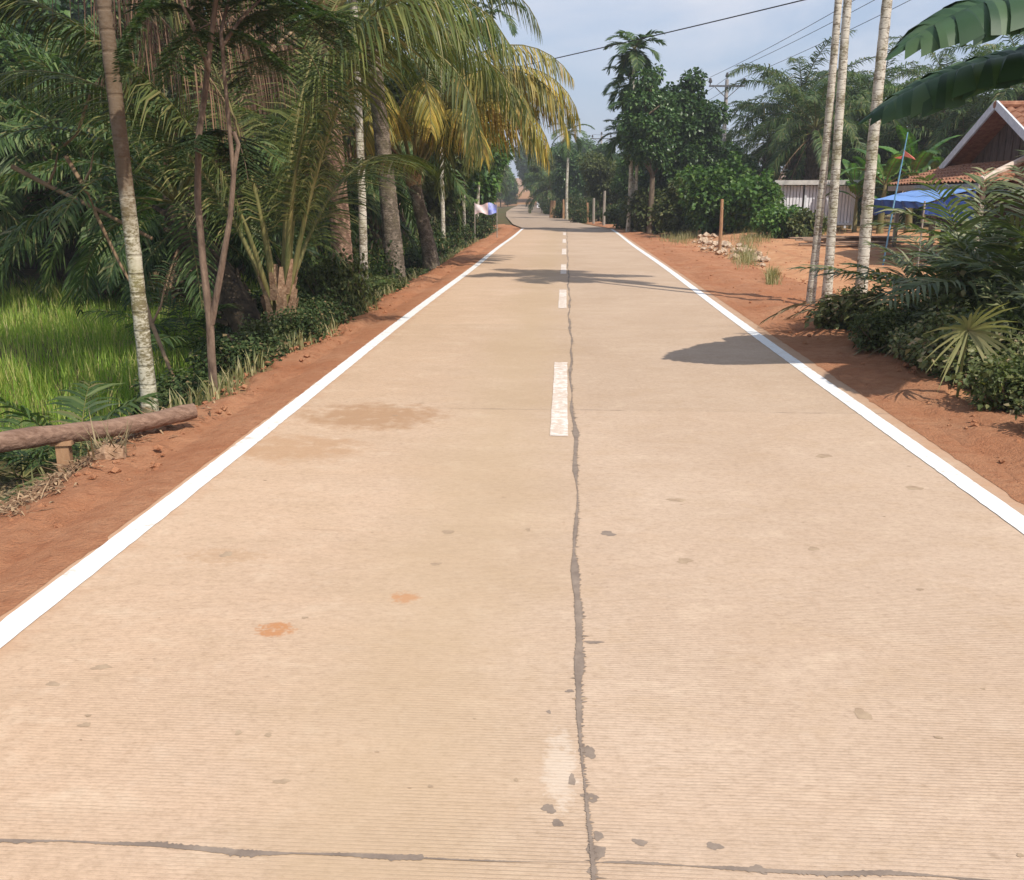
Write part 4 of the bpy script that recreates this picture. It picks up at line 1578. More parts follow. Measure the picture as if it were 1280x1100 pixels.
# pale fan leaf
q = aty(1207, 412, 7.9)
t = thing('fan_palm', 'small pale fan palm leaf among the dark verge shrubs', 'palm', (q[0], 7.9, gz(q[0], 7.9)))
mb = MB()
mb.tube([(0, 0, 0), (.0, -.02, q[2] * .6), (0, -.05, q[2] - gz(q[0], 7.9))], [.012, .01, .008], 6)
mb.build('stalk', M['rachis'], t)
mb = MB()
hz = q[2] - gz(q[0], 7.9)
for i in range(24):
    a = R(-60 + 300 * i / 23)
    d = np.array([math.cos(a), -.55 - .3 * RNG.random(), math.sin(a)])
    P0 = np.array([0, -.05, hz])
    l = .48 * (.8 + .4 * RNG.random())
    W = nrm(np.cross(d, np.array([0, 1, .2]))) * .014
    V = []
    for g, wq in enumerate((.4, 1, .8, .05)):
        pp = P0 + nrm(d) * l * g / 3 - Z3 * .05 * g * g / 3
        V += [pp + W * wq, pp - W * wq]
    mb.add(V, [[2 * g, 2 * g + 1, 2 * g + 3, 2 * g + 2] for g in range(3)], RNG.random())
mb.build('leaf_blades', M['palefan'], t)

vs = [(3.95, 11.8, .9, .55), (4.3, 11.0, .9, .6), (3.9, 10.3, .8, .5), (4.5, 10.0, 1.0, .75), (4.05, 9.4, .8, .55), (4.6, 8.9, 1.0, .8), (4.0, 8.5, .8, .5),
      (4.35, 7.8, .9, .6), (3.9, 7.4, .7, .45), (4.5, 6.9, 1.0, .65), (3.95, 6.5, .7, .42), (5.2, 9.0, 1.2, 1.1), (5.3, 8.0, 1.2, 1.0), (5.0, 10.6, 1.2, 1.0), (6.0, 8.8, 1.4, 1.3),
      (6.2, 10.4, 1.5, 1.4), (4.3, 5.9, .9, .55), (5.0, 6.6, 1.1, .8), (6.6, 11.9, 1.6, 1.4), (5.6, 7.2, 1.3, 1.0), (3.95, 5.6, .7, .4), (4.2, 5.1, .9, .5)]
protoS = [bush('verge_shrub', 'x', (0, 0, 0), 1.0, .7, 'shrub', .085, 1500, 20, 'low shrubs on the right verge', lumps=10),
          bush('verge_shrub', 'x', (0, 0, 0), 1.0, .75, 'shrub', .055, 2100, 21, 'low shrubs on the right verge', lumps=10),
          bush('verge_shrub', 'x', (0, 0, 0), 1.0, .7, 'olive', .06, 1900, 22, 'low shrubs on the right verge', lumps=12)]
for k, (x, y, w, h) in enumerate([(x - .28, y, w, h) for x, y, w, h in vs]):
    pr_ = protoS[k % 3]
    lab = 'low leafy shrub in the thicket along the right road verge'
    sc = (w, w, h / .72)
    if k < 3:
        pr_.location = (x, y, gz(x, y)); pr_.scale = sc; pr_['label'] = lab
    else:
        dup(pr_, (x, y, gz(x, y)), k * 1.3, sc, lab)


# weeds and grass as ground cover ---------------------------------------
def blades(name, pts, hmin, hmax, w, mat, lean=.35):
    n = len(pts)
    P = np.asarray(pts, float)
    a = RNG.random(n) * 6.283
    h = hmin + (hmax - hmin) * RNG.random(n)
    d = np.stack([np.cos(a), np.sin(a), np.zeros(n)], 1)
    s = np.stack([-np.sin(a), np.cos(a), np.zeros(n)], 1) * w
    ln = (lean * RNG.random(n) * h)[:, None]
    p1 = P + d * ln * .35 + Z3 * (h * .55)[:, None]
    p2 = P + d * ln * 1.2 + Z3 * h[:, None]
    V = np.stack([P - s * .7, P + s * .7, p1 + s, p1 - s, p2], 1).reshape(-1, 3)
    b = (np.arange(n) * 5)[:, None]
    m_ = MB()
    rn = RNG.random(n)
    m_.add(V, np.concatenate([b + np.array([[0, 1, 2]]), b + np.array([[0, 2, 3]]), b + np.array([[3, 2, 4]])]), np.tile(rn, 3))
    return struct(m_.build(name, M[mat]), 'stuff')


pts = []
n = 85000
X = -24 + 19.9 * RNG.random(n); Y = 6.5 + 18 * RNG.random(n) ** 1.25
keep = (X > -.66 * Y - 3) & ((Y > 8.6) | (X < -5.2)) & (np.sin(X * .9 + Y * .5) + np.sin(Y * 1.1 - X * .3) + RNG.normal(0, .6, n) > -1.3)
X, Y = X[keep], Y[keep]
X2 = -20 + 14.8 * RNG.random(26000); Y2 = -2 + 10.6 * RNG.random(26000)
X = np.concatenate([X, X2]); Y = np.concatenate([Y, Y2])
blades('grass_field', np.stack([X, Y, height(X, Y) - .02], 1), .2, .48, .0065, 'grass', .5)
n = 9000
Y = 16 + 26 * RNG.random(n); X = -4.3 - 5 * RNG.random(n)
blades('verge_grass', np.stack([X, Y, height(X, Y) - .02], 1), .15, .5, .011, 'grass')
n = 7000
t_ = RNG.random(n)
Y = 4.5 + 40 * RNG.random(n) ** 1.5
kp = (Y > 7.6) | (RNG.random(n) < .12)
Y = Y[kp]
X = np.array([-(out_l(v) + .05 + .6 * abs(RNG.normal())) for v in Y])
blades('roadside_weeds', np.stack([X, Y, height(X, Y) - .01], 1), .05, .28, .008, 'weed', .7)
pts = []
for (px, py, sx, sy, k) in ((932, 325, 16, 10, 700), (965, 350, 8, 7, 350), (1000, 303, 50, 6, 900), (850, 300, 25, 5, 900), (800, 287, 20, 3, 400), (940, 310, 25, 6, 500)):
    for i in range(k):
        a = at(px + RNG.normal(0, sx * .5), py + RNG.normal(0, sy * .5))
        pts.append((a[0], a[1], gz(a[0], a[1])))
blades('yard_weeds', pts, .06, .36, .006, 'weed', .9)

# ================================================================== LEFT SIDE
# slim mossy palm trunk, nearest
q = aty(185, 530, 8.0)
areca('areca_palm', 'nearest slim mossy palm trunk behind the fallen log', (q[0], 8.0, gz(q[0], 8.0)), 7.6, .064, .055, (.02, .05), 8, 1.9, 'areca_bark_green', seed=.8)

# forked sapling with feathery leaves
q = at(270, 505, -.15)
fk = thing('forked_sapling', 'thin brown sapling forking above its base with feathery leaves', 'tree', (q[0], q[1], gz(q[0], q[1])))
def lp(px, py, Y=None):
    return aty(px, py, Y if Y else q[1]) - np.array([q[0], q[1], gz(q[0], q[1])])
mb = MB()
mb.tube([lp(270, 520), lp(268, 500), lp(264, 440), lp(262, 400), lp(254, 330), lp(247, 250), lp(248, 170), lp(256, 120), lp(262, 60), lp(270, 0), lp(280, -120), lp(285, -220)],
        [.05, .042, .038, .036, .031, .03, .028, .026, .024, .02, .016, .01], 8, True, .16)
mb.tube([lp(264, 405), lp(276, 340), lp(288, 270), lp(292, 220), lp(286, 150), lp(281, 100), lp(276, 40), lp(300, -60, q[1] + .5), lp(320, -150, q[1] + .8)],
        [.03, .028, .025, .022, .019, .017, .015, .012, .009], 8, True, .16)
mb.tube([lp(292, 215), lp(298, 180), lp(292, 165)], [.022, .02, .018], 6)
mb.tube([lp(276, 60), lp(300, 25, q[1] + .2), lp(345, -20, q[1] + .5)], [.018, .015, .008], 6)
mb.tube([lp(262, 90), lp(240, 30, q[1] - .2), lp(205, -40, q[1] - .4)], [.02, .015, .008], 6)
mb.build('trunk', M['bark_thin'], fk, True)
# feathery bipinnate leaves
mL, mR = MB(), MB()
def feather(mL, mR, base, az, elev, L, n=14):
    P, T = rachis_curve(base, az, elev, L, R(50), 10, 1.2)
    mR.tube(P, [.006 * (1 - .07 * i) for i in range(11)], 4, False)
    for i in range(n):
        f = (.2 + .8 * i / n) * 9.9
        j = int(f)
        p = P[j] + (P[j + 1] - P[j]) * (f - j)
        S = nrm(np.cross(T[j], Z3))
        for s in (-1, 1):
            d = nrm(S * s + T[j] * .45 + Z3 * RNG.normal(-.1, .15))
            l = L * .33 * (1 - .35 * abs(i / n - .4))
            k = 16
            qq = np.linspace(.08, 1, k)[:, None]
            pp = p + d * l * qq - Z3 * (.12 * l * qq ** 2)
            ss = nrm(np.cross(d, Z3 + .001))
            for s2 in (-1, 1):
                D = np.tile(ss * s2 + d * .35, (k, 1)) + RNG.normal(0, .08, (k, 3))
                mL.leaves(pp, D, np.tile(Z3, (k, 1)) + RNG.normal(0, .2, (k, 3)), .05 * np.ones(k), .011 * np.ones(k), .1)


for (px, py, dy, nfe, L) in ((262, 30, 0, 3, .7), (285, 40, .3, 3, .7), (345, -10, .5, 5, .8), (215, -20, -.4, 4, .8), (250, 170, .1, 2, .5), (300, -60, .5, 5, .8), (285, -200, 0, 7, .9), (380, 60, .7, 3, .8), (292, 165, .5, 3, .55)):
    b = lp(px, py, q[1] + dy)
    for i in range(nfe):
        feather(mL, mR, b, i * 2.4 + px, R(-35 + 95 * RNG.random()), L)
rr_ = mR.build('twigs', M['bark_thin'], fk)
mL.build('crown', M['feather'], fk)

for lab, pts_, rr in (('long pale fallen frond stalk lying slantwise behind the nearest trunk', ((15, 208, 12.2), (60, 232, 12.2), (112, 257, 12.0), (190, 298, 11.8)), .035),
                      ('brown dead branch propped against the pale stalk', ((82, 195, 11.7), (104, 232, 11.7), (120, 268, 11.7), (150, 330, 11.6), (168, 362, 11.5)), .03),
                      ('thin forked twig standing up behind the nearest trunk', ((80, 182, 12.4), (96, 168, 12.4), (112, 118, 12.4)), .02),
                      ('grey leaning stick right of the nearest trunk', ((165, 330, 9.8), (190, 405, 9.6), (215, 468, 9.4), (224, 500, 9.3)), .026)):
    w0 = aty(pts_[-1][0], pts_[-1][1], pts_[-1][2])
    t = thing('dead_branch', lab, 'branch', w0)
    mb = MB()
    mb.tube([aty(*q_) - w0 for q_ in pts_], [rr * (1 - .12 * i) for i in range(len(pts_))], 7, True, .2)
    mb.build('stem', M['petiole_dry'], t, True)
    mb = MB()
    e = aty(*pts_[1]) - w0
    mb.tube([e, e + np.array([.12, 0, .2]), e + np.array([.16, .05, .42])], [rr * .6, rr * .45, rr * .2], 5, True, .2)
    mb.build('side_twig', M['petiole_dry'], t, True)

# leaning oil palm behind
b0 = np.array([-4.15, 12.6, gz(-4.15, 12.6)])
tp_ = aty(222, 262, 13.6)
lean = thing('leaning_oil_palm', 'leaning dark oil palm trunk with drooping fronds behind the forked sapling', 'palm tree', b0)
tt_ = tp_ - b0
m_ = MB()
pts = [np.array([.2, -.1, -.3]), np.array([0, 0, 0.1]), tt_ * .5 + np.array([.1, 0, -.05]), tt_]
m_.tube(pts, [.26, .24, .22, .2], 12, True, .15)
for i in range(60):
    f = i / 60
    c0 = tt_ * f
    a = i * 2.4
    sd = np.array([math.cos(a), math.sin(a) * .6, math.sin(a)]) * .2
    m_.tube([c0 + sd * .8, c0 + sd * 1.5 + nrm(tt_) * .2], [.06, .03], 5, True, .2)
m_.build('trunk', M['oil_bark'], lean)
for i in range(16):
    mL, mR = MB(), MB()
    a = i * 2.4 + .4
    frond(mL, mR, tt_ + np.array([0, 0, .1]), a, R(-10 + 75 * i / 15), 2.6 + .8 * RNG.random(), R(80), n=40, ll=.55, w=.035, droop=.4, t0=.2, r0=.035, lift=.25, plumose=.5)
    fo = mR.build('frond', M['rachis'], lean)
    mL.build('leaflets', M['oil'], fo)

# young coconut palm by the kerb (centre left)
b1 = at(350, 425, -.12)
b1[2] = gz(b1[0], b1[1])
NL = dict(ll=1.2, n=150, w=.026, r0=.042, lift=.12)
fr = [dict(az=R(-14), elev=R(84), L=5.75, bend=R(150), droop=.6, power=2.5, hang=.35, ll=1.5, n=170, w=.026, r0=.05, lift=.1),
      dict(az=R(-4), elev=R(76), L=6.4, bend=R(55), droop=.35, power=1.8, hang=.1, **NL),
      dict(az=R(30), elev=R(84), L=6.0, bend=R(75), droop=.5, power=1.8, hang=.2, **NL),
      dict(az=R(172), elev=R(72), L=5.2, bend=R(85), droop=.5, power=1.5, hang=.25, **NL),
      dict(az=R(120), elev=R(70), L=5.0, bend=R(80), droop=.5, **NL),
      dict(az=R(75), elev=R(84), L=5.6, bend=R(60), droop=.5, **NL),
      dict(az=R(200), elev=R(80), L=5.4, bend=R(75), droop=.55, **NL),
      dict(az=R(70), elev=R(60), L=4.6, bend=R(80), droop=.5, **NL),
      dict(az=R(150), elev=R(86), L=5.6, bend=R(60), droop=.5, **NL)]
coconut('coconut_palm', 'young coconut palm with yellow stalks fanning from the ground by the left shoulder', b1, (.02, 0, .62), .17, .15, fr, bark='coco_bark', rings=.1)

# second coconut palm with yellowing fronds
b2 = at(540, 331, -.02); b2[2] = gz(b2[0], b2[1])
top2 = aty(517, 225, b2[1] + .3) - b2
fr = []
for k, (az, el, L, bd, mt) in enumerate(((4, 80, 6.3, 160, 'coconut_yellow'), (-14, 80, 6.0, 165, 'coconut_gold'), (16, 76, 6.2, 155, 'coconut_yellow'), (-4, 73, 5.6, 155, 'coconut_yellow'), (-8, 62, 4.6, 145, 'coconut_yellow'),
                                         (45, 72, 5.8, 130, 'coconut'), (90, 62, 5.2, 120, 'coconut'), (150, 60, 5.0, 130, 'coconut'), (200, 72, 5.4, 140, 'coconut'), (250, 74, 5.4, 140, 'coconut_gold'), (285, 70, 5.4, 150, 'coconut_yellow'),
                                         (320, 74, 5.6, 150, 'coconut_gold'), (335, 62, 5.0, 140, 'coconut_yellow'), (300, 84, 5.6, 120, 'coconut'), (60, 85, 5.4, 80, 'coconut'), (230, 50, 4.0, 130, 'dead'), (346, 82, 6.0, 140, 'coconut_gold'), (305, 58, 4.6, 140, 'coconut_yellow'), (262, 62, 4.6, 145, 'coconut_yellow'))):
    fr.append(dict(az=R(az), elev=R(el), L=L, bend=R(bd), ll=1.25, n=105, w=.04, droop=.9, r0=.05, power=1.5, lift=.0, hang=.5, mat=mt, rmat='petiole' if mt != 'dead' else 'petiole_dry', up=.01 * k))
coconut('coconut_palm', 'coconut palm with arching yellow fronds drooping toward the road', b2, top2, .19, .16, fr, bark='coco_bark')

# dark ringed coconut trunk left of it
b3 = at(495, 350, -.1); b3[2] = gz(b3[0], b3[1])
coconut('coconut_palm', 'dark ringed coconut trunk just left of the yellowing palm', b3, aty(466, 60, b3[1]) - b3, .2, .16,
        ring_fronds(15, -10, 82, 4.6, R(110), 1.0, ll=1.05, n=58, w=.036, droop=.8, r0=.05, hang=.35, lift=.05))
# reddish trunk with the dead brown fronds
b4 = at(432, 378, -.12); b4[2] = gz(b4[0], b4[1])
fr = ring_fronds(12, 10, 84, 4.6, R(100), .5, ll=1.0, n=54, w=.034, droop=.8, r0=.05, hang=.3, lift=.05)
for az, el, L in ((190, -15, 3.6), (215, -30, 3.4), (170, -35, 3.6), (200, 5, 4.0), (240, -25, 3.4)):
    fr.append(dict(az=R(az), elev=R(el), L=L, bend=R(60), ll=1.0, n=60, w=.03, droop=1.4, r0=.045, hang=.9, lift=0, mat='dead', rmat='petiole_dry'))
coconut('coconut_palm', 'reddish coconut trunk with withered brown fronds hanging from its crown', b4, aty(405, 20, b4[1]) - b4, .18, .15, fr, bark='coco_bark_red')

# palm left of the frame whose fronds hang into the top left corner
fr = ring_fronds(8, 5, 82, 4.6, R(110), .2, ll=1.05, n=56, w=.032, droop=.9, r0=.05, hang=.4, lift=.05)
for az, el in ((-10, -5), (15, -14), (3, -26), (60, -10), (-35, -10), (30, -10)):
    fr.append(dict(az=R(az), elev=R(el), L=4.3, bend=R(42), ll=1.2, n=56, w=.018, droop=1.7, r0=.04, hang=1.0, skip=.15, lift=0, mat='dead' if el < 0 else 'coconut', rmat='petiole_dry'))
coconut('coconut_palm', 'tall coconut palm at the left edge with leaflets hanging from above', (-7.3, 10.8, gz(-7.3, 10.8)), (.4, .3, 5.9), .19, .15, fr)

# slim pale trunks
for px, py, Y, h, r_, sd, lab in ((454, 372, 16.2, 7.5, .07, .2, 'pale slim palm trunk right of the reddish coconut trunk'),
                                  (553, 306, 31, 6.5, .07, 1.2, 'slim pale trunk behind the yellowing palm'),
                                  (580, 300, 36, 7.0, .07, 2.2, 'slim leaning trunk left of the small banner'),
                                  (596, 296, 46, 9.6, .08, 3.2, 'tall slim palm whose crown shows above the yellowing palm')):
    q = aty(px, py, Y)
    areca('areca_palm', lab, (q[0], Y, gz(q[0], Y)), h, r_, r_ * .8, (.75 if Y > 40 else .1, 0), 9, 1.9, seed=sd)

# log on a short post ----------------------------------------------------
LA = at(243, 515, .12); LB = aty(-60, 566, LA[1] - 1.15)
lg = thing('log_rail', 'weathered log lying along the left verge over the ditch', 'log', (LA[0], LA[1], 0))
mb = MB()
k = 18
pts = []
for i in range(k):
    t = i / (k - 1)
    pts.append((LB * (1 - t) + LA * t) - np.array([LA[0], LA[1], 0]) + np.array([0, 0, .015 * math.sin(t * 7)]))
mb.tube(pts, [.058 + .016 * (1 - i / k) + .004 * math.sin(i * 1.7) for i in range(k)], 12, True, .08)
mb.build('trunk', M['log'], lg, True)
f = None
for t in np.linspace(0, 1, 200):
    c0 = LB * (1 - t) + LA * t
    d = c0 - np.array([0, 0, CAM_H])
    px = 640 + F_PX * np.dot(d, _rt) / np.dot(d, _fw)
    if px > 76:
        f = t
        break
c0 = LB * (1 - f) + LA * f
po = thing('log_post', 'short sawn post holding up the weathered log', 'post', (c0[0], c0[1], 0))
mb = MB()
mb.box((0, -.0, (c0[2] - .07 - .45) / 2), (.085, .07, c0[2] - .07 + .45), R(12))
mb.build('shaft', M['cutwood'], po)
mb = MB()
mb.box((0, 0, c0[2] - .055), (.14, .1, .03), R(12))
mb.build('cap_block', M['cutwood'], po)

# dry husks and fibres along the verge
hk = MB()
for i in range(1300):
    s_ = RNG.random() ** 1.4
    a = at(5 + 235 * s_ + RNG.normal(0, 14), 618 - 108 * s_ ** .7 + RNG.normal(0, 12 - 5 * s_) + (28 * RNG.random() ** 2) * (1 - s_))
    z = gz(a[0], a[1]) + .045
    ang = RNG.random() * 6.28
    l = .04 + .15 * RNG.random() ** 2
    d = np.array([math.cos(ang), math.sin(ang), RNG.normal(.12, .18)])
    p0 = np.array([a[0], a[1], z])
    wd = nrm(np.cross(d, Z3)) * (.003 + .012 * RNG.random() ** 2)
    V = []
    for g, wq in enumerate((.5, 1, .8, .1)):
        pp = p0 + d * l * g / 3 + Z3 * (.02 * math.sin(g * 1.5) * RNG.random())
        V += [pp + wd * wq, pp - wd * wq]
    hk.add(V, [[2 * g, 2 * g + 1, 2 * g + 3, 2 * g + 2] for g in range(3)])
M['pale_litter'] = leaf_mat('pale_litter', [(0, (.16, .085, .045)), (.6, (.3, .18, .1)), (1, (.48, .34, .2))], .1, .85, (1, .85, .6))
struct(hk.build('dry_litter', M['pale_litter']), 'stuff')
a = at(137, 572)
st = thing('coconut_stump', 'small frayed fibrous stump lying beside the log', 'stump', (a[0], a[1], gz(a[0], a[1])))
mb = MB()
mb.tube([(-.12, 0, .02), (0, 0, .05), (.1, .02, .05)], [.05, .075, .05], 9, True, .3)
mb.build('husk_body', M['husk'], st)
mb = MB()
for i in range(50):
    an = RNG.random() * 6.28
    d = np.array([math.cos(an), math.sin(an), .3 + 1.2 * RNG.random()]) * (.1 + .12 * RNG.random())
    c0 = np.array([RNG.normal(0, .05), RNG.normal(0, .03), .05])
    w_ = nrm(np.cross(d, Z3)) * .008
    mb.add([c0 - w_, c0 + w_, c0 + d], [[0, 1, 2]])
mb.build('fibres', M['drygrey'], st)

# young palms and shrubs on the left verge
for k, (px, py, Y, nf, L, lab) in enumerate(((95, 560, 7.3, 9, 1.0, 'small young palm sprouting behind the log'), (20, 560, 7.6, 7, .8, 'small young palm in the ditch at the left edge'),
                                             (250, 420, 13.0, 9, 1.7, 'young palm under the leaning trunk'), (215, 430, 15, 9, 1.8, 'young palm with dark fronds behind the nearest trunk'),
                                             (400, 395, 14.5, 8, 1.5, 'young palm between the fanning palm and the reddish trunk'), (470, 350, 19, 8, 1.3, 'young palm at the foot of the ringed trunk'))):
    q = aty(px, py, Y)
    young_palm('young_palm', lab, (q[0], Y, gz(q[0], Y)), nf, L, .32 + .12 * L, 'oil', k * 1.3, 24, .03, 5, 75, 'young palms on the left verge', droop=.35)

lv = [(235, 500, 8.9, .9, .6), (215, 510, 8.4, .7, .5), (300, 470, 9.6, .9, .5), (330, 450, 10.6, .8, .55), (385, 435, 11.8, .9, .55), (400, 420, 12.6, 1.1, .8), (425, 400, 13.8, 1.0, .8), (440, 385, 15.2, .9, .6), (370, 440, 11.0, .6, .35),
      (475, 362, 17.5, .9, .5), (510, 345, 21.5, .9, .6), (340, 400, 14.5, 1.6, 1.2), (390, 380, 16, 1.6, 1.3), (445, 350, 19, 1.6, 1.2)]
lv = [(px, py, Y, w * random.uniform(.75, 1.2), h * random.uniform(.6, 1.45)) for px, py, Y, w, h in lv]
protoL = [bush('undergrowth_shrub', 'x', (0, 0, 0), 1.0, .7, 'under', .06, 1800, 30, 'undergrowth on the left verge', lumps=10),
          bush('undergrowth_shrub', 'x', (0, 0, 0), 1.0, .7, 'under', .055, 2000, 31, 'undergrowth on the left verge', lumps=11)]
for k, (px, py, Y, w, h) in enumerate(lv):
    q = aty(px, py, Y)
    pr_ = protoL[k % 2] if k < 2 or k % 3 else protoS[2]
    lab = 'low dark undergrowth shrub at the foot of the left roadside palms'
    sc = (w, w, h / .7)
    if k < 2:
        pr_.location = (q[0], Y, gz(q[0], Y)); pr_.scale = sc; pr_['label'] = lab
    else:
        dup(pr_, (q[0], Y, gz(q[0], Y)), k * 1.1, sc, lab, 'undergrowth on the left verge')

# background oil palms on the left
protoD = oil_palm('oil_palm', 'x', (0, 0, 0), 2.2, .34, 30, 4.8, 'oil palms beyond the left grass field', dead=7)
protoE = oil_palm('oil_palm', 'x', (0, 0, 0), 3.6, .32, 30, 5.0, 'oil palms beyond the left grass field', dead=4)
sl = [(protoD, -10.5, 21.5, 1.0), (protoE, -13.5, 24.5, 1.0), (protoD, -7.6, 25.0, .95), (protoE, -9.5, 29.5, 1.05), (protoD, -15.5, 20.5, 1.0), (protoE, -17.5, 30, 1.1), (protoD, -12.8, 33, 1.1),
      (protoE, -6.8, 34, 1.0), (protoD, -20, 37, 1.1), (protoE, -13.5, 42, 1.2), (protoD, -8.2, 44, 1.05), (protoE, -24, 32, 1.2), (protoE, -10.5, 54, 1.2), (protoD, -17.5, 52, 1.2), (protoE, -27, 44, 1.3), (protoD, -7.8, 19.2, .8), (protoE, -22, 26, 1.0), (protoE, -8.5, 66, 1.2)]
seen = set()
labs = ['dark oil palm nearest beyond the grass field, with brown hanging fronds'] + ['dark oil palm in the dense stand beyond the left grass field'] * 30
for k, (pr_, x, y, s) in enumerate(sl):
    loc = (x, y, gz(x, y))
    if id(pr_) not in seen:
        seen.add(id(pr_)); pr_.location = loc; pr_.scale = (s, s, s); pr_['label'] = labs[k]
    else:
        dup(pr_, loc, k * 1.9, s, labs[k])

# broadleaf trees: left roadside hedge line, far trees, and wood beyond
protoT1 = broad_tree('roadside_tree', 'x', (0, 0, 0), 5.0, .55, 41, 'olive', .2, .8, 190, .1, 'trees along the left roadside', 3, 6, .15, .5)
protoT2 = broad_tree('roadside_tree', 'x', (0, 0, 0), 5.2, .5, 42, 'broad', .2, .8, 190, .1, 'trees along the left roadside', 3, 6, .12, .5)
protoT3 = broad_tree('roadside_tree', 'x', (0, 0, 0), 5.0, .6, 43, 'bush', .22, .85, 190, .1, 'trees along the left roadside', 3, 6, .15, .5)
tl = [(protoT1, -5.6, 34, .95, 'olive leafed tree just behind the yellowing palm'),
      (protoT2, -5.9, 39, 1.0, 'dark tree directly behind the small banner'),
      (protoT3, -5.0, 47, .85, 'bright leafed tree right of the small banner'),
      (protoT2, -6.6, 55, 1.0, 'dark tree on the left where the new concrete ends'),
      (protoT1, -7.2, 63, 1.0, 'olive tree on the left just past the end of the concrete'),
      (protoT2, -9.2, 78, 1.2, 'dark tree leaning over the left side of the bend'),
      (protoT1, -11, 96, 1.4, 'olive tree on the left far around the bend'),
      (protoT2, -12.5, 118, 1.6, 'farthest dark tree on the left of the bend'),
      (protoT3, -11, 46, 1.3, 'tree in the second row behind the left roadside trees'),
      (protoT1, 2.2, 66, .72, 'olive tree at the outside of the bend, right of the slim palm'),
      (protoT3, 4.2, 62, .68, 'bright leafed tree at the bend left of the slim palm cluster'),
      (protoT2, .4, 84, .8, 'dark tree at the bend left of the slim far palm'),
      (protoT1, -1.6, 104, .95, 'olive tree on the right far around the bend'),
      (protoT2, 3.6, 92, .85, 'dark tree behind the bend trees below the distant pole'),
      (protoT3, -2.6, 128, 1.05, 'bright tree farthest on the right of the bend'),
      (protoT2, 9.5, 72, .95, 'dark tree behind the big dense tree'),
      (protoT1, 7.5, 60, .9, 'olive tree hidden behind the big dense tree'),
      (protoT2, -6.0, 185, 1.6, 'dark tree on the bank at the end of the road'),
      (protoT1, -14.5, 190, 1.7, 'olive tree on the bank left of the road end')]
seen = set()
for k, (pr_, x, y, s, lab) in enumerate(tl):
    loc = (x, y, gz(x, y) - .1)
    grp = 'trees along the left roadside' if x < -4 else 'trees at the bend'
    if id(pr_) not in seen:
        seen.add(id(pr_)); pr_.location = loc; pr_.scale = (s, s, s); pr_['label'] = lab; pr_['group'] = grp
    else:
        dup(pr_, loc, k * 1.9, s, lab, grp)
# tall trees behind the left palms closing the view
sl2 = [(-20, 48, 2.0), (-28, 56, 2.2), (-15, 62, 1.9), (-36, 50, 2.2), (-22, 70, 2.2), (-12, 80, 1.8), (-32, 38, 1.8), (-18, 100, 2.2), (-26, 24, 1.5), (-12.5, 27.5, 1.15), (-17, 25.5, 1.3), (-9.5, 37, 1.3)]
for k, (x, y, s) in enumerate(sl2):
    dup((protoT2, protoT1)[k % 2], (x, y, gz(x, y) - .2), k * 2.3, s, 'tall leafy tree in the wood behind the left palms', 'wood behind the left palms')
sr2 = [(24, 95, 1.1), (34, 90, 1.15), (44, 84, 1.2), (15, 105, .9), (54, 74, 1.2), (8, 120, .9), (36, 120, 1.4), (2, 150, 1.5), (-1, 170, 1.5), (12, 160, 1.6), (-20, 150, 2.0), (-11.5, 168, 1.2), (-3.2, 166, 1.2), (5, 135, 1.0), (-14, 176, 1.3)]
for k, (x, y, s) in enumerate(sr2):
    dup((protoT2, protoT3)[k % 2], (x, y, gz(x, y) - .2), k * 2.1, s, 'distant leafy tree in the far wood behind the palms', 'far wood')
for k, (x, y, s) in enumerate(((1.5, 112, .9), (5.5, 108, .95), (9, 100, .9), (.5, 122, .95), (4, 126, 1.0), (8, 138, 1.1), (1.5, 140, 1.1), (-1.5, 146, 1.05), (6, 84, .75), (1.8, 96, .75), (-.6, 114, .9), (-3.6, 150, 1.0), (-10.8, 140, 1.1), (-11.2, 128, 1.1), (-9.6, 92, .9), (-3.4, 172, .8), (-10.4, 172, .9), (12.5, 92, .9))):
    dup((protoT1, protoT2, protoT3)[k % 3], (x, y, gz(x, y) - .3), k * 1.3, (s, s, s * .9), 'leafy tree in the mass closing the view around the bend', 'trees massed around the bend')
for k, (x, y, s) in enumerate(((1.9, 70, 1.7), (3.6, 68, 1.6), (.9, 78, 1.8), (2.8, 76, 2.0), (.2, 86, 1.9), (4.8, 74, 2.0), (-.8, 97, 2.0), (-1.6, 110, 2.2), (-2.2, 122, 2.4), (-2.6, 136, 2.4), (5.2, 60, 1.6), (6.2, 64, 1.8), (4.1, 56, 1.3), (-3.2, 150, 2.2), (-4.4, 181, 2.4), (-10.4, 180, 2.6), (-2.6, 176, 2.6))):
    dup(protoL[k % 2], (x, y, gz(x, y) - .05), k * 1.9, (s, s, s * 1.4), 'rank shrub filling the outside of the bend', 'shrubs massed at the bend')
# low shrubs hugging the left road edge in the distance
for k, (x, y, s) in enumerate(((-4.2, 30, 1.3), (-4.3, 35, 1.5), (-4.2, 40, 1.6), (-4.3, 48, 1.5), (-4.6, 52, 1.6), (-5.6, 58, 1.6), (-6.8, 70, 1.8), (-8.2, 88, 2.0), (-9, 104, 2.0), (-4.4, 26.5, 1.2), (.9, 62, 1.3), (-.2, 74, 1.5), (2.9, 58, 1.4), (-1.2, 90, 1.8))):
    dup(protoL[k % 2], (x, y, gz(x, y) - .05), k * 1.7, (s, s, s * 1.25), 'shrub at the left road edge farther along' if x < -3 else 'shrub at the outer edge of the bend', 'shrubs along the far road edges')

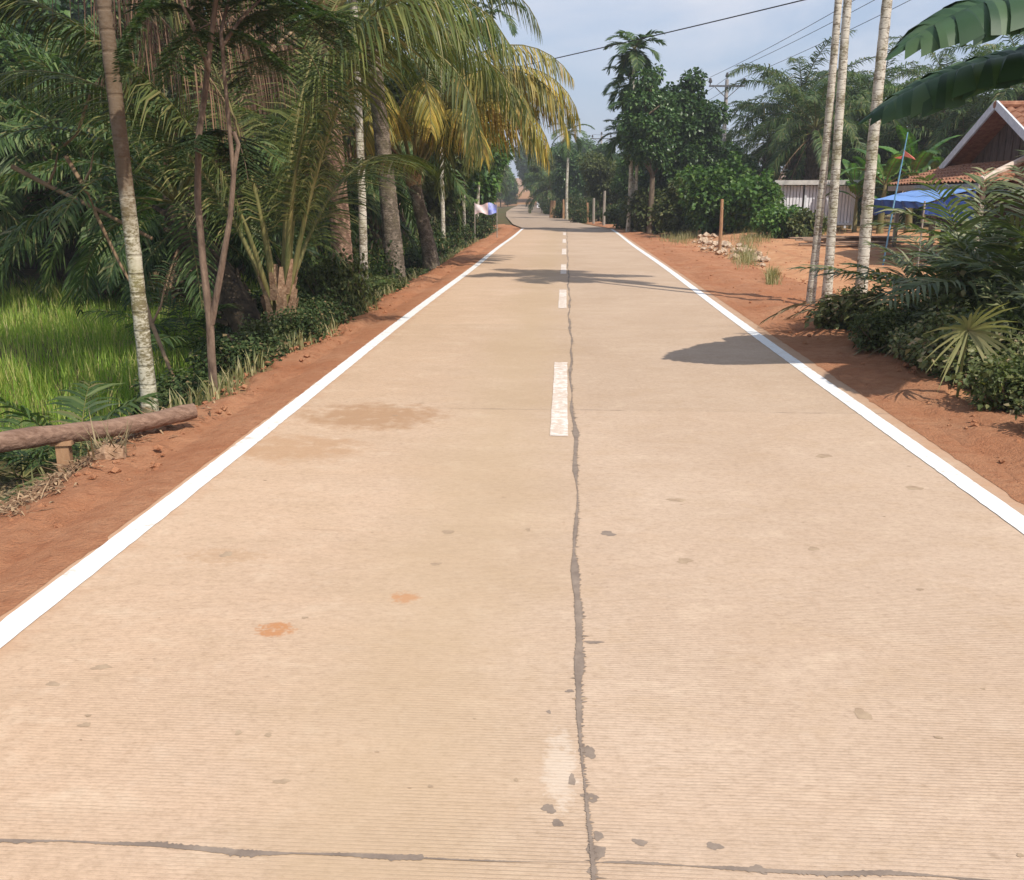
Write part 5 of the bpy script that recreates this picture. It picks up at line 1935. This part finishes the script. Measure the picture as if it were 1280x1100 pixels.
# far areca at the bend
q = aty(708, 272, 72)
tq = aty(711, 160, 72)
areca('areca_palm', 'lone slim palm standing against the sky at the bend', (q[0], 72, gz(q[0], 72)), tq[2] - .9, .11, .085, (tq[0] - q[0], 0), 11, 2.1, seed=2.2, low=-35)
dup(proto_c, (-1.5, 95, gz(-1.5, 95)), 2, .9, 'oil palm with greyish fronds at the right side of the bend', 'palms at the bend')
dup(proto_b, (-9.5, 112, gz(-9.5, 112)), 1, 1.0, 'oil palm behind the trees at the left side of the bend', 'palms at the bend')

# small posts by the bend and a pale marker
for k, (px, py, Y, h, lab) in enumerate(((704, 271, 73, 1.5, 'brown post left of the lone slim palm'), (734, 279, 62, 1.3, 'left brown fence post at the bend'), (742, 280, 60, 1.6, 'middle pale fence post at the bend'), (755, 282, 56, 2.0, 'right pale fence post at the bend'), (691, 270, 76, 1.4, 'thick brown stump post at the edge of the bend'))):
    q = aty(px, py, Y)
    t = thing('fence_post', lab, 'post', (q[0], Y, gz(q[0], Y)), k, 'posts at the bend')
    mb = MB(); mb.tube([(0, 0, -.2), (.02, 0, h * .5), (0, .02, h)], [.09, .08, .07] if k < 4 else [.3, .25, .2], 7, True, .15)
    mb.build('shaft', M['greywood' if k in (2, 3) else 'cutwood'], t)
q = aty(673, 254, 140)
mk = thing('marker_stone', 'small white marker at the far end of the old road', 'marker', (q[0], 140, gz(q[0], 140)))
mb = MB(); mb.box((0, 0, .4), (.45, .3, .9)); mb.build('base', M['whiteboard'], mk)
mb = MB(); mb.tube([(0, 0, .85), (0, 0, .98), (0, 0, 1.05)], [.22, .16, .04], 8); mb.build('cap', M['whiteboard'], mk)

# banner on sticks on the left
bq = aty(606, 268, 39)
bn = thing('banner', 'small white and blue cloth banner on sticks by the left roadside', 'banner', (bq[0], 39, gz(bq[0], 39)))
zc = aty(606, 261, 39)[2] - gz(bq[0], 39)
for part, x0, x1, mt in (('white_cloth', -.42, .14, 'bannerwhite'), ('blue_cloth', .14, .5, 'bannerblue')):
    if mt not in M:
        M['bannerwhite'] = plain_mat('banner_white', (.75, .5, .5), (.8, .78, .8), 5, .7)
        M['bannerblue'] = plain_mat('banner_blue', (.12, .16, .6), (.5, .55, .85), 4, .7)
    mb = MB()
    V = []
    for i in range(13):
        u = i / 12
        x = x0 + (x1 - x0) * u
        for j in range(5):
            hgt = .2 + .05 * math.sin(x * 9)
            V.append((x, .03 * math.sin(x * 14 + j), zc - hgt + 2 * hgt * j / 4))
    mb.add(V, [[i * 5 + j, i * 5 + j + 1, (i + 1) * 5 + j + 1, (i + 1) * 5 + j] for i in range(12) for j in range(4)])
    mb.build(part, M[mt], bn, True)
for x in (-.42, .5):
    mb = MB(); mb.tube([(x, 0.03, -.1), (x, 0.03, zc + .25)], .02, 6); mb.build('stick', M['greywood'], bn)

# mounds of cleared litter past the grass field
o = clods([(-7.2 + RNG.normal(0, .8), 20.5 + RNG.normal(0, .5), gz(-7.2, 20.5) + .1 * RNG.random()) for i in range(260)], 'litter_heap', 'planks', .05, .25)
tag(o, 'heap of pale dry plant litter beyond the grass field', 'litter heap')

# ------------------------------------------------------------------ light, sky, camera
EL = R(50)
az = math.atan2(.647, -.763)           # measured clockwise from +Y
w = bpy.data.worlds.new('World')
SC.world = w
w.use_nodes = True
nt = w.node_tree
bg = nt.nodes['Background']
sky = N(nt, 'ShaderNodeTexSky', sky_type='NISHITA')
sky.sun_disc = False
sky.sun_elevation = EL
sky.sun_rotation = az
sky.air_density = 1.2
sky.dust_density = 2.5
sky.ozone_density = 1.5
tc = N(nt, 'ShaderNodeTexCoord')
mp = N(nt, 'ShaderNodeMapping')
mp.inputs['Scale'].default_value = (1, 1, 3.5)
nt.links.new(tc.outputs['Generated'], mp.inputs[0])
cl = noise(nt, mp.outputs[0], 2.6, 6, .55, .3)
cf = ramp(nt, cl, [(.44, 0.0), (.68, .8)])
skyc = mix(nt, .45, sky.outputs[0], (5.9, 7.4, 10.6))
colr = mix(nt, cf, skyc, (8.2, 8.2, 8.8))
nt.links.new(colr, bg.inputs[0])
bg.inputs[1].default_value = .09

sl_ = bpy.data.lights.new('sun', 'SUN')
sl_.energy = 4.2
sl_.angle = R(.55)
sl_.color = (1.0, .94, .84)
so = bpy.data.objects.new('sun', sl_)
COL.objects.link(so)
sd = Vector((math.sin(az) * math.cos(EL), math.cos(az) * math.cos(EL), math.sin(EL)))
so.rotation_euler = (-sd).to_track_quat('-Z', 'Y').to_euler()
so.location = (20, -20, 40)

cam = bpy.data.cameras.new('camera')
cam.sensor_width = 36
cam.lens = 36 * F_PX / 1280
cam.clip_end = 3000
co = bpy.data.objects.new('camera', cam)
COL.objects.link(co)
co.location = (0, 0, CAM_H)
Mx = Matrix(((_rt[0], _up[0], -_fw[0]), (_rt[1], _up[1], -_fw[1]), (_rt[2], _up[2], -_fw[2])))
co.rotation_euler = Mx.to_euler()
SC.camera = co

HAZE = 0.0009
if HAZE:
    mb = MB()
    mb.box((0, 420, 20), (1000, 1100, 46))
    m = bpy.data.materials.new('haze_air')
    m.use_nodes = True
    n_ = m.node_tree
    for k in list(n_.nodes):
        n_.nodes.remove(k)
    o_ = n_.nodes.new('ShaderNodeOutputMaterial')
    v_ = n_.nodes.new('ShaderNodeVolumePrincipled')
    v_.inputs['Color'].default_value = (.9, .94, 1, 1)
    v_.inputs['Density'].default_value = HAZE
    n_.links.new(v_.outputs[0], o_.inputs['Volume'])
    struct(mb.build('haze', m), 'stuff')

vs_ = SC.view_settings
vs_.view_transform = 'Standard'
vs_.look = 'None'
vs_.exposure = 0.25
vs_.gamma = 1
SC.cycles.max_bounces = 8
SC.cycles.transparent_max_bounces = 4
